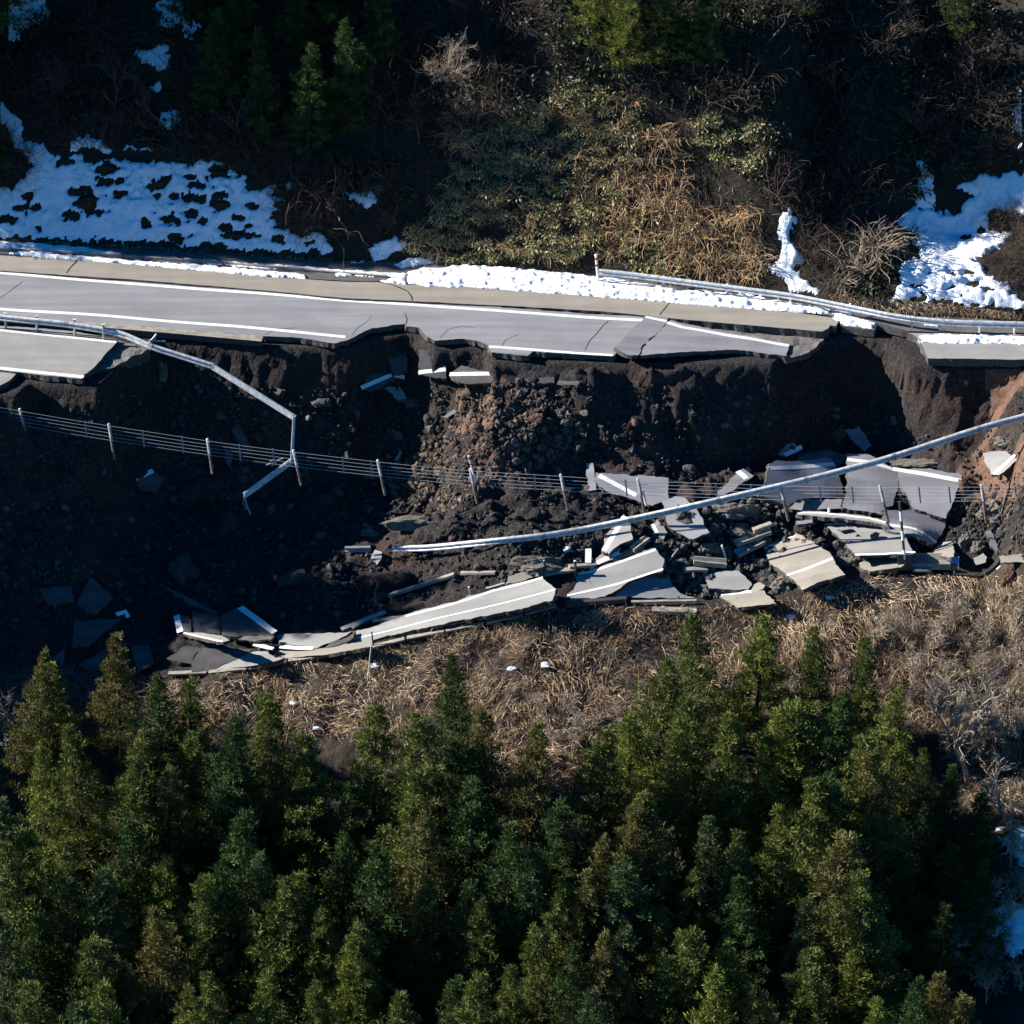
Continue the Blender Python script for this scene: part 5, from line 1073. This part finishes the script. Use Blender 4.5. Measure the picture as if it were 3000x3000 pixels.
for poly, n, grp, lab, sd, kind, sc in [
    (cr('j', [(-100, 1130), (150, 1200), (420, 1250), (470, 1560), (300, 1570), (-50, 1540)]), 26, 'dead vines above the rail', 'tangle of tan dead vines hanging above the standing rail', 76, VINE, (.9, 1.3)),
    (cr('i', [(600, 700), (880, 350), (900, 620), (700, 860)]), 14, 'dead vines on the spur shoulder', 'tangle of dead vines on the shaded shoulder of the spur', 77, VINE, (.9, 1.4)),
    (dark_t, 40, 'bare thicket on top of the spur', 'bare brown twig bush on top of the spur', 103, TWG, (.8, 1.4)),
    (cr('i', [(1650, 700), (1932, 750), (1932, 1450), (1500, 1450), (1500, 1200)]), 30, 'dead vines beside the glossy shrubs', 'dead brown vines on the bare side of the spur', 104, VINE, (.8, 1.2)),
    (leaf_poly, 80, 'dead stems among the glossy shrubs', 'brown dead stems showing between the glossy shrubs', 78, VINE, (.5, .95)),
    (dark_l, 60, 'bare thicket left of the spur', 'bare brown twig bush in the shaded thicket left of the spur', 79, TWG, (.9, 1.7)),
    (dark_r, 60, 'bare thicket right of the spur', 'bare brown twig bush in the shaded thicket right of the spur', 80, TWG, (.9, 1.7)),
    (cr('h', [(1560, 1100), (1900, 1040), (1932, 1330), (1700, 1330)]), 12, 'brush at the end of the snow field', 'dark brown brush at the end of the left snow field', 81, TWG, (.8, 1.2)),
    (cr('h', [(1150, 800), (1700, 800), (1800, 960), (1350, 960)]), 12, 'brush above the snow field', 'grey-brown brush along the top of the left snow field', 82, TWG, (.8, 1.2)),
    (cr('j', [(650, 1200), (950, 1180), (900, 1500), (780, 1620), (680, 1450)]), 14, 'brush left of the tan bush', 'dark brush between the snow tongue and the tan bush', 83, TWG, (.7, 1.1)),
    (cr('j', [(1720, 1200), (1930, 1180), (1932, 1450), (1760, 1300)]), 7, 'brush in the gully snow', 'dark brush standing in the gully snow', 84, TWG, (.7, 1.0)),
    (cr('j', [(1650, 1460), (1900, 1480), (1900, 1640), (1780, 1580)]), 7, 'low brush in the gully snow', 'low dark brush near the foot of the gully snow', 85, TWG, (.5, .8)),
    (cr('h', [(-20, 760), (130, 830), (170, 930), (50, 1040), (-20, 1060)]), 7, 'brush beside the snow field', 'black-brown brush at the outer end of the left snow field', 86, TWG, (.9, 1.3))]:
    Q = scatter(poly, n, sd, 40); G = ground(Q[:, 0], Q[:, 1])
    for k, p in enumerate(G): plant('dead_vines' if kind is VINE else 'bare_bush', (('stems', kind[k % len(kind)]),), p, rng.uniform(*sc), lab, 'vines' if kind is VINE else 'bush', grp)
# leafy base under the tan bush, and the bush itself
for px, py, s_, lab in [(2520, 790, 1.5, 'large tan bush of arching bare twigs between two snow tongues'), (2575, 735, 1.3, 'upper part-grown tan bush leaning over the gully snow'), (2470, 830, .9, 'low tan twigs at the foot of the large tan bush')]:
    plant('bare_bush', (('stems', TWP[0 if s_ > 1.4 else 1 if s_ > 1 else 2]),), g1(px, py), s_, lab, 'bush', None)
for px, py, lab in [(2470, 770, 'dark green shrub under the large tan bush'), (2600, 790, 'dark shrub at the gully side of the large tan bush'), (2540, 850, 'low dark shrub at the foot of the large tan bush'), (2650, 700, 'dark shrub above the gully snow beside the tan bush')]:
    a, b = LDARK[0]; plant('evergreen_shrub', (('leaves', a), ('stems', b)), g1(px, py), 1.2, lab, 'shrub', None)
plant('bare_bush', (('stems', TWP[1]),), g1(1085, 560), .6, 'small tan bush glowing at the end of the left snow field', 'bush', None)

# fallen leaves and stalks covering the hillside: stuff
def ground_cover(poly, n, m, seed, L, w, label, name, up_=(0, -.5, .7), rnd=.7, droop=.5, segs=2, dens=None, keepfrac=True):
    r = np.random.default_rng(seed); P = np.array(poly, float); lo, hi = P.min(0), P.max(0)
    c = r.uniform(lo, hi, (int(n * 2.2), 2)); c = c[inpoly(c[:, 0], c[:, 1], poly)][:n]
    if dens is not None: c = c[dens(c, r)]
    G = ground(c[:, 0], c[:, 1])
    fl = np.stack([fbm(G[:, 0] * .5, G[:, 1] * .5, 0, 2, seed + 1), fbm(G[:, 0] * .5 + 40, G[:, 1] * .5, 0, 2, seed + 2), 0 * G[:, 0]], -1)
    d = unit(np.array(up_) + r.normal(size=G.shape) * rnd + fl * 1.0); LL = r.uniform(*L, len(G))
    V, q = blades(G, d, LL, np.full(len(G), w) * r.uniform(.6, 1.5, len(G)), np.full(len(G), droop) * r.uniform(.4, 1.6, len(G)), r, segs)
    o = obj(name, mesh(name, V, q, [m])); tag(o, label, 'grass', kind='stuff')
hill_poly = [(-30, -60), (3030, -60), (3030, 925), (2700, 925), (2130, 840), (1750, 795), (1300, 765), (1000, 765), (940, 640), (800, 520), (400, 470), (150, 430), (-30, 300)]
notsnow = lambda c, r: ~(inpoly(c[:, 0], c[:, 1], cr('j', [(1240, 950), (2000, 950), (2000, 1720), (1150, 1710)])) | inpoly(c[:, 0], c[:, 1], cr('j', [(500, 1180), (680, 1170), (800, 1680), (580, 1650)])))
ground_cover(hill_poly, 26000, 'twig_brown', 91, (.15, .5), .010, 'dead stalks and leaf litter over the hillside', 'undergrowth', dens=notsnow)
ground_cover(hill_poly, 9000, 'leaf_dark', 92, (.12, .3), .04, 'dark low leaves over the hillside', 'undergrowth', dens=notsnow, segs=1)
ground_cover([(0, 700), (500, 728), (1000, 765), (1300, 765), (1300, 778), (1000, 778), (500, 742), (0, 716)], 3500, 'dry_grass', 93, (.15, .4), .012, 'tan grass fringe at the foot of the left snow field', 'dry_grass')
ground_cover(cr('j', [(800, 1660), (1100, 1680), (1600, 1740), (1932, 1775), (1932, 1800), (1300, 1770), (850, 1700)]), 3500, 'dry_grass', 94, (.15, .45), .012, 'tan grass fringe at the foot of the gully snow', 'dry_grass')
ground_cover(cr('h', [(0, 1060), (600, 960), (1300, 960), (1600, 1150), (1850, 1400), (900, 1370), (0, 1330)]), 900, 'twig_brown', 100, (.15, .45), .008, 'thin stalks poking through the left snow field', 'dead_stalks', (0, -.3, .8), .6, .3, 2)
ground_cover(cr('j', [(1250, 1200), (1900, 1000), (1932, 1720), (1250, 1690)]), 500, 'twig_brown', 101, (.15, .45), .008, 'thin stalks poking through the gully snow', 'dead_stalks', (0, -.3, .8), .6, .3, 2)
# ---- dry grass of the embankment
crest = [(430, 2000), (560, 1990), (700, 1960), (900, 1925), (1100, 1885), (1300, 1845), (1480, 1810), (1600, 1785), (1800, 1775), (2050, 1785), (2300, 1750), (2450, 1700), (2600, 1685), (2750, 1680), (3020, 1690)]
emb = crest + [(3020, 2700), (2900, 2500), (2750, 2150), (2600, 2050), (2300, 2050), (2000, 2150), (1800, 2250), (1600, 2350), (1200, 2200), (900, 2150), (500, 2120), (300, 2080)]
clumpy = lambda c, r: fbm(c[:, 0] / 55, c[:, 1] / 40, 0, 3, 5) > r.uniform(-.9, .75, len(c))
ground_cover(emb, 62000, 'dry_grass', 95, (.3, .9), .0125, 'long dry tan grass combed down the embankment', 'dry_grass', (0, -.75, .6), .5, .5, 3, clumpy)
ground_cover(emb, 9000, 'twig_grey', 96, (.3, .9), .008, 'grey dead stalks in the embankment grass', 'dry_grass', (0, -.3, .8), .6, .4, 3)
green_at = lambda c, r: vnoise(c[:, 0] / 45, c[:, 1] / 40, seed=77) > .45
ground_cover([(a, b - 8) for a, b in crest] + [(a, b + 35) for a, b in crest[::-1]], 5000, 'green_grass', 97, (.15, .4), .014, 'few tufts of fresh green grass along the crest', 'green_grass', (0, -.2, .9), .5, .4, 2, green_at)
hill_left = [(-30, 1960), (300, 1960), (450, 2010), (300, 2150), (-30, 2250)]
ground_cover(hill_left, 4000, 'twig_grey', 98, (.4, 1.0), .010, 'grey dead stalks at the outer end of the embankment', 'dry_grass', (0, -.2, .9), .5, .5, 3)
for k, (px, py) in enumerate([(1597, 1953), (1100, 1957), (1500, 1965), (2317, 1812), (2430, 1755), (860, 2065), (930, 2140), (1750, 2245)]):
    p = g1(px, py); me = rock_mesh('snow_lump', 900 + k, 'snow', 2, .3, 1, .6); o = obj('snow_lump', me, None, p + (0, 0, .1)); o.scale = (.22, .2, .2)
    tag(o, 'small leftover lump of snow in the dry embankment grass', 'snow', 'snow lumps in the embankment grass')

# ---- bare trees
def bare_tree(name, px, py, seed, h, label, m='twig_grey', s=1.0, spread=.75, levels=4, r0=.10, tilt=(0, 0), nlimb=6, cat='tree', group=None):
    lb, tw = branch_tree(seed, h, spread, levels, r0, nlimb); p = g1(px, py)
    o = thing(name, p - np.array([0, 0, .1]), label, cat, group); o.rotation_euler = (tilt[0], tilt[1], 0); o.scale = (s, s, s)
    obj('trunk', mesh('trunk', *lb, [m]), o); obj('twigs', mesh('twigs', *tw, [m]), o); return o
bare_tree('bare_tree', 2835, 2290, 21, 3.1, 'large pale bare tree standing in front of the dry bank', 'twig_pale', 1.0, .85, 5, .15, (.1, .05), nlimb=9)
bare_tree('bare_tree', 2960, 2430, 22, 2.4, 'bare tree at the foot of the dry bank beside the forest', 'twig_pale', 1.0, .8, 4, .09)
bare_tree('bare_tree', 2930, 2090, 23, 1.8, 'thin bare sapling on the dry bank', 'twig_grey', 1.0, .7, 4, .06)
bare_tree('bare_tree', 40, 2230, 24, 2.2, 'grey bare tree beside the outermost cedars', 'twig_grey', 1.0, .7, 4, .08)
bare_tree('bare_tree', 90, 2190, 25, 1.8, 'smaller grey bare tree by the outermost cedars', 'twig_grey', 1.0, .7, 4, .06)
bare_tree('bare_tree', 1420, 330, 26, 2.8, 'pale crooked bare tree high on the spur', 'twig_tan', 1.0, .85, 5, .065, (.2, -.55))
for k, (px, py) in enumerate([(2080, 2420), (2150, 2440), (2220, 2430), (2280, 2400), (2040, 2380)]):
    bare_tree('bare_sapling', px, py, 30 + k, 1.7, 'leafless grey sapling in the gap between the cedars', 'twig_grey', 1.0, .45, 4, .05, group='leafless saplings between the cedars', nlimb=8)
for k, (px, py) in enumerate([(1620, 2170), (1680, 2230), (1560, 2130), (1720, 2190), (1650, 2120), (1820, 2150)]):
    bare_tree('bare_sapling', px, py, 40 + k, 1.2, 'pale bare brush stem below the dry bank', 'twig_pale', 1.0, .45, 4, .035, group='pale bare brush below the dry bank', nlimb=9)
for k, (px, py) in enumerate([tuple(q) for q in scatter([(2600, 1900), (2700, 1820), (3000, 1800), (3000, 2350), (2880, 2300), (2700, 2080)], 20, 505, 50)] + [(2720, 1930), (2800, 1850), (2900, 1900), (2650, 1880), (2980, 1980), (2560, 1900), (2870, 2010), (2750, 2040)]):
    bare_tree('bare_sapling', px, py, 50 + k, 1.2, 'thin bare brush stem growing out of the dry bank', 'twig_pale', 1.0, .6, 4, .035, group='thin brush on the dry bank', nlimb=7)
for k, (px, py) in enumerate([(2900, 2650), (2960, 2700), (2990, 2600), (2870, 2780), (2940, 2850), (2990, 2900), (2890, 2940), (2960, 2540), (2920, 2760), (2860, 2860)]):
    bare_tree('bare_sapling', px, py, 80 + k, 1.3, 'leafless brown sapling on the snowy low ground at the forest edge', 'twig_pale', 1.0, .6, 4, .04, group='saplings on the snowy low ground', nlimb=7)
for k, (px, py, h) in enumerate([(150, 300, 2.0), (330, 330, 2.2), (480, 380, 1.8), (260, 180, 2.0), (1230, 420, 1.6), (700, 420, 2), (2450, 300, 2.2), (2700, 420, 2.0), (2850, 330, 2.2), (2250, 120, 2.2), (2600, 180, 2.4)]):
    bare_tree('bare_tree', px, py, 60 + k, h, 'slender bare tree in the shaded thicket ' + ('left' if px < 1500 else 'right') + ' of the spur', 'twig_brown', 1.0, .7, 4, .07, group='bare trees in the shade ' + ('left' if px < 1500 else 'right') + ' of the spur')

# ---- cedars
def cedar_mesh(seed, h=9.0, Rm=2.1):
    r = np.random.default_rng(seed); B = []; Dr = []; LL = []; WW = []; limbs = []
    nb = 150; lean = r.normal(size=2) * .035; fork = r.random() < .35; tipz = r.uniform(.93, 1.0)
    for i in range(nb):
        f = (i + r.random()) / nb; z = h * (.08 + (.90 * tipz) * f ** .80); q = 1 - (z / h - .08) / .92
        prof = Rm * (q ** .92) * r.uniform(.50, 1.20) + .06
        th = i * 2.39996 + r.normal() * .6; prof *= 1 + .34 * vnoise(math.cos(th) * 1.3 + seed, math.sin(th) * 1.3, z * .5, seed + 3)
        rise = r.uniform(-.25, .30) + .7 * (1 - q) ** 1.5; d = np.array([math.cos(th), math.sin(th), rise]); d /= np.linalg.norm(d)
        sway = .12 * np.array([vnoise(z * .4, 2.5, seed=seed), vnoise(z * .4, 7.5, seed=seed)]); p0 = np.array([lean[0] * z + sway[0], lean[1] * z + sway[1], z]); side = np.array([-math.sin(th), math.cos(th), 0.0])
        curve_ = lambda t: p0 + d * prof * t + np.array([0, 0, -.20 * prof * t + .34 * prof * t ** 3])
        limbs.append(tube([p0, curve_(.5), curve_(.92)], [.028, .017, .006], 3, False))
        # each bough carries a few feathery clumps, densest at its end
        ncl = 1 + int(prof * 2.4)
        for c_ in range(ncl):
            t = 1 - .75 * (c_ + .5 * r.random()) / ncl; cc = curve_(t) + side * r.normal() * .16 * prof + np.array([0, 0, r.normal() * .06]); cr_ = (.12 + .085 * prof) * r.uniform(.7, 1.25)
            nl = int(38 * (.6 + cr_ * 2.0)); off = unit(r.normal(size=(nl, 3))) * (r.random((nl, 1)) ** .5) * cr_ * np.array([1, 1, .62])
            ax = unit(d * .55 + side * r.normal() * .4 + np.array([0, 0, .45]))
            B.append(cc + off); Dr.append(unit(ax * .8 + unit(off) * .6 + r.normal(size=(nl, 3)) * .38)); LL.append(r.uniform(.10, .27, nl)); WW.append(r.uniform(.012, .030, nl))
    nl = 80; zt = r.uniform(-1.0, 0, nl); B.append(np.stack([lean[0] * h + r.normal(size=nl) * (.03 - zt * .13), lean[1] * h + r.normal(size=nl) * (.03 - zt * .13), h * tipz - .05 + zt], -1)); Dr.append(unit(r.normal(size=(nl, 3)) * .5 + np.array([0, 0, 1.0]))); LL.append(r.uniform(.10, .26, nl)); WW.append(np.full(nl, .02))
    V, q = leaf_faces(np.concatenate(B), np.concatenate(Dr), np.concatenate(LL), np.concatenate(WW), r)
    pts = [np.array([lean[0] * z, lean[1] * z, z]) for z in np.linspace(-.6, h * tipz - .2, 8)]
    tv, tf = tube(pts, np.linspace(.16, .015, 8), 7)
    return mesh('crown', V, q, ['cedar deep green']), mesh('trunk', tv, tf, ['bark']), mesh('limbs', *join(limbs), ['bark'])
CED = [cedar_mesh(1000 + k, 9.0, 2.0 + .16 * (k % 4)) for k in range(12)]
def cedar(p, h, col_, label, group, rz, k):
    cm, tm_, lm_ = CED[k % 12]; root = thing('cedar_tree', p, label, 'tree', group); s = h / 9.0; w_ = s * random.uniform(.86, 1.12); root.scale = (w_, w_, s); root.rotation_euler = (random.gauss(0, .035), random.gauss(0, .035), rz)
    c = obj('crown', cm, root); c.material_slots[0].link = 'OBJECT'; c.material_slots[0].material = MATS['cedar ' + col_]
    t = obj('trunk', tm_, root); obj('limbs', lm_, t)
    return root
TIPS = [(342, 1834, 'brown-tinged'), (87, 1893, 'brown-tinged'), (155, 1934, 'yellow-green'), (469, 1958, 'deep green'), (540, 1977, 'olive green'), (671, 2061, 'deep green'), (820, 2011, 'olive green'), (913, 2135, 'olive green'), (801, 2166, 'brown-tinged'), (373, 2114, 'brown-tinged'), (248, 2110, 'olive green'), (460, 2129, 'olive green'), (571, 2135, 'olive green'), (118, 2173, 'yellow-green'), (671, 2191, 'blue-green'), (373, 2210, 'olive green'), (484, 2229, 'brown-tinged'), (18, 2315, 'blue-green'),
        (56, 2440, 'olive green'), (183, 2477, 'olive green'), (18, 2502, 'olive green'), (292, 2545, 'blue-green'), (466, 2514, 'yellow-green'), (596, 2539, 'olive green'), (671, 2483, 'deep green'), (764, 2477, 'blue-green'), (894, 2508, 'olive green'), (801, 2576, 'olive green'), (93, 2676, 'deep green'), (12, 2682, 'blue-green'), (317, 2690, 'olive green'), (478, 2651, 'brown-tinged'), (621, 2663, 'blue-green'), (925, 2626, 'olive green'), (988, 2452, 'deep green'),
        (93, 2856, 'olive green'), (230, 2902, 'blue-green'), (317, 2856, 'olive green'), (398, 2819, 'deep green'), (609, 2825, 'olive green'), (522, 2890, 'olive green'), (764, 2843, 'yellow-green'), (944, 2856, 'olive green'), (702, 2949, 'deep green'), (12, 2968, 'deep green'),
        (1081, 2036, 'olive green'), (1348, 1943, 'deep green'), (1267, 2073, 'olive green'), (1435, 2048, 'brown-tinged'), (1553, 2110, 'brown-tinged'), (1739, 2107, 'olive green'), (1919, 1912, 'olive green'), (1835, 2060, 'yellow-green'), (1975, 2130, 'olive green'), (1348, 2160, 'deep green'), (1037, 2272, 'deep green'), (1180, 2278, 'olive green'), (1373, 2266, 'deep green'), (1248, 2384, 'brown-tinged'), (1646, 2297, 'deep green'), (1845, 2315, 'brown-tinged'), (1919, 2309, 'brown-tinged'),
        (1217, 2539, 'olive green'), (1342, 2533, 'deep green'), (1571, 2452, 'blue-green'), (1720, 2458, 'brown-tinged'), (1845, 2496, 'blue-green'), (1596, 2576, 'olive green'), (1702, 2545, 'brown-tinged'), (1056, 2663, 'olive green'), (1398, 2638, 'olive green'), (1596, 2688, 'olive green'), (1932, 2663, 'brown-tinged'), (1761, 2744, 'brown-tinged'), (1814, 2775, 'brown-tinged'), (1683, 2769, 'deep green'), (1019, 2719, 'yellow-green'), (1199, 2900, 'olive green'), (1317, 2880, 'deep green'), (1398, 2843, 'olive green'), (1472, 2831, 'olive green'), (1559, 2968, 'olive green'), (1739, 2924, 'blue-green'), (1988, 2694, 'olive green'), (1925, 2775, 'deep green'),
        (2037, 1812, 'olive green'), (2217, 1795, 'yellow-green'), (2385, 1818, 'olive green'), (2528, 1837, 'olive green'), (2609, 1999, 'yellow-green'), (2056, 2005, 'olive green'), (2261, 2030, 'yellow-green'), (2137, 2092, 'yellow-green'), (2360, 2036, 'olive green'), (2460, 2005, 'deep green'), (2540, 2135, 'olive green'), (2702, 2173, 'olive green'), (2596, 2204, 'brown-tinged'), (2522, 2247, 'deep green'), (2410, 2278, 'olive green'), (2317, 2347, 'olive green'), (2174, 2434, 'olive green'), (2478, 2384, 'brown-tinged'), (2540, 2490, 'olive green'), (2099, 2396, 'blue-green'), (2012, 2514, 'olive green'), (2081, 2626, 'blue-green'),
        (2137, 2738, 'yellow-green'), (2373, 2750, 'olive green'), (2509, 2732, 'yellow-green'), (2758, 2831, 'brown-tinged'), (2677, 2856, 'deep green'), (2559, 2900, 'yellow-green'), (2106, 2831, 'yellow-green'), (2832, 2875, 'brown-tinged'), (2267, 2887, 'brown-tinged'), (2776, 2230, 'deep green'), (2857, 2300, 'deep green'), (2700, 2330, 'deep green'), (2800, 2450, 'deep green'), (2650, 2520, 'deep green'), (2880, 2520, 'deep green'), (2750, 2640, 'deep green'), (2200, 2560, 'deep green'), (2330, 2600, 'blue-green'), (1090, 2480, 'deep green'), (420, 2380, 'deep green'), (700, 2350, 'deep green'), (1480, 2380, 'deep green')]
for k, (px, py, c_) in enumerate(TIPS):
    h = rng.uniform(7.6, 10.2) * (0.9 if py < 2000 else 1.0)
    if 2600 < px < 2900 and 2150 < py < 2700: h = rng.uniform(4.8, 6.0)          # low trees under the tall ones beside them
    elif 2380 < px < 2620 and 2100 < py < 2520: h = rng.uniform(10.3, 11.2)
    p = g1(px, py, h); p = np.array([p[0], p[1], H(p[0], p[1]) - .05])
    if py < 2080: lab, grp = c_ + ' cedar in the first row against the dry bank', c_ + ' cedars against the dry bank'
    elif py > 2600: lab, grp = c_ + ' cedar low in the forest, far from the dry bank', c_ + ' cedars low in the forest'
    else: lab, grp = c_ + ' cedar in the middle of the forest', c_ + ' cedars in the middle of the forest'
    if k == 0: lab, grp = 'brown-tinged cedar whose tip stands highest against the shaded slabs', None
    cedar(p, h, c_, lab, grp, rng.uniform(0, 6.28), k)
# conifers of the upper hillside
for k, (px, py, h, c_) in enumerate([(1840, 205, 6, 'yellow-green'), (1740, 130, 6, 'yellow-green'), (1950, 190, 6, 'olive green'), (2060, 220, 5.5, 'olive green'), (640, 330, 6, 'deep green'), (770, 430, 6.5, 'deep green'), (900, 450, 6.5, 'deep green'), (1030, 360, 6, 'deep green'), (700, 200, 6, 'deep green'), (880, 220, 6, 'deep green'), (1120, 200, 6, 'deep green'), (980, 100, 6, 'deep green'), (560, 80, 6, 'deep green'), (2350, 60, 5, 'deep green'), (2800, 120, 5, 'deep green')]):
    lab = 'sunlit ' + c_ + ' conifer at the top of the spur' if k < 4 else 'dark conifer standing in the shade of the upper hillside'
    cedar(g1(px, py) - np.array([0, 0, .1]), h, c_, lab, 'conifers at the top of the spur' if k < 4 else 'dark conifers of the upper hillside', rng.uniform(0, 6.28), k + 3)
# unseen cedars added beyond the left end of the collapse, to shade the hollow
for k, (x, y, h) in enumerate([(-31, 9.5, 7), (-28.5, 9.2, 5.5), (-33, 11, 8), (-35, 10, 8), (-27, 10, 4.5)]):
    cedar(np.array([x, y, H(x, y) - .1]), h, 'deep green', 'unseen cedar added beyond the outer end of the collapse for its shade', 'unseen cedars added beyond the outer end of the collapse', rng.uniform(0, 6.28), k)
for k, (x, dd_, h) in enumerate([(-25.4, 2.0, 5), (-26.9, 1.9, 6.2), (-28.4, 2.0, 7.2), (-30, 2.1, 8.2), (-31.6, 2.2, 9.2), (-33.3, 2.3, 10.2), (-35, 2.4, 11), (-37, 2.5, 12), (-25.8, 1.8, 4.5), (-27.5, 1.6, 6), (-26.5, 3.8, 10), (-29, 3.6, 11), (-27.5, 5.5, 12), (-30.5, 5.0, 13), (-26, 6.8, 12), (-29, 7.5, 13), (-32, 7.5, 13), (-26.5, 9.0, 12), (-30, 10, 12), (-34, 4.5, 12), (-35, 9, 12), (-32, 1.8, 6.5), (-22, 9.5, 8), (-19, 10, 8), (-24, 8.5, 8), (-16, 9.5, 7), (-12.5, 9.8, 7), (-20.5, 11.5, 9)]):  # out-of-view cedars, placed and sized to shade the snow field and upper hillside
    y = float(np.interp(x, xs, yB)) + dd_
    cedar(np.array([x, y, H(x, y) - .1]), h, 'deep green', 'unseen cedar added on the hillside to shade the left snow field', 'unseen cedars added to shade the snow field', rng.uniform(0, 6.28), k + 2)
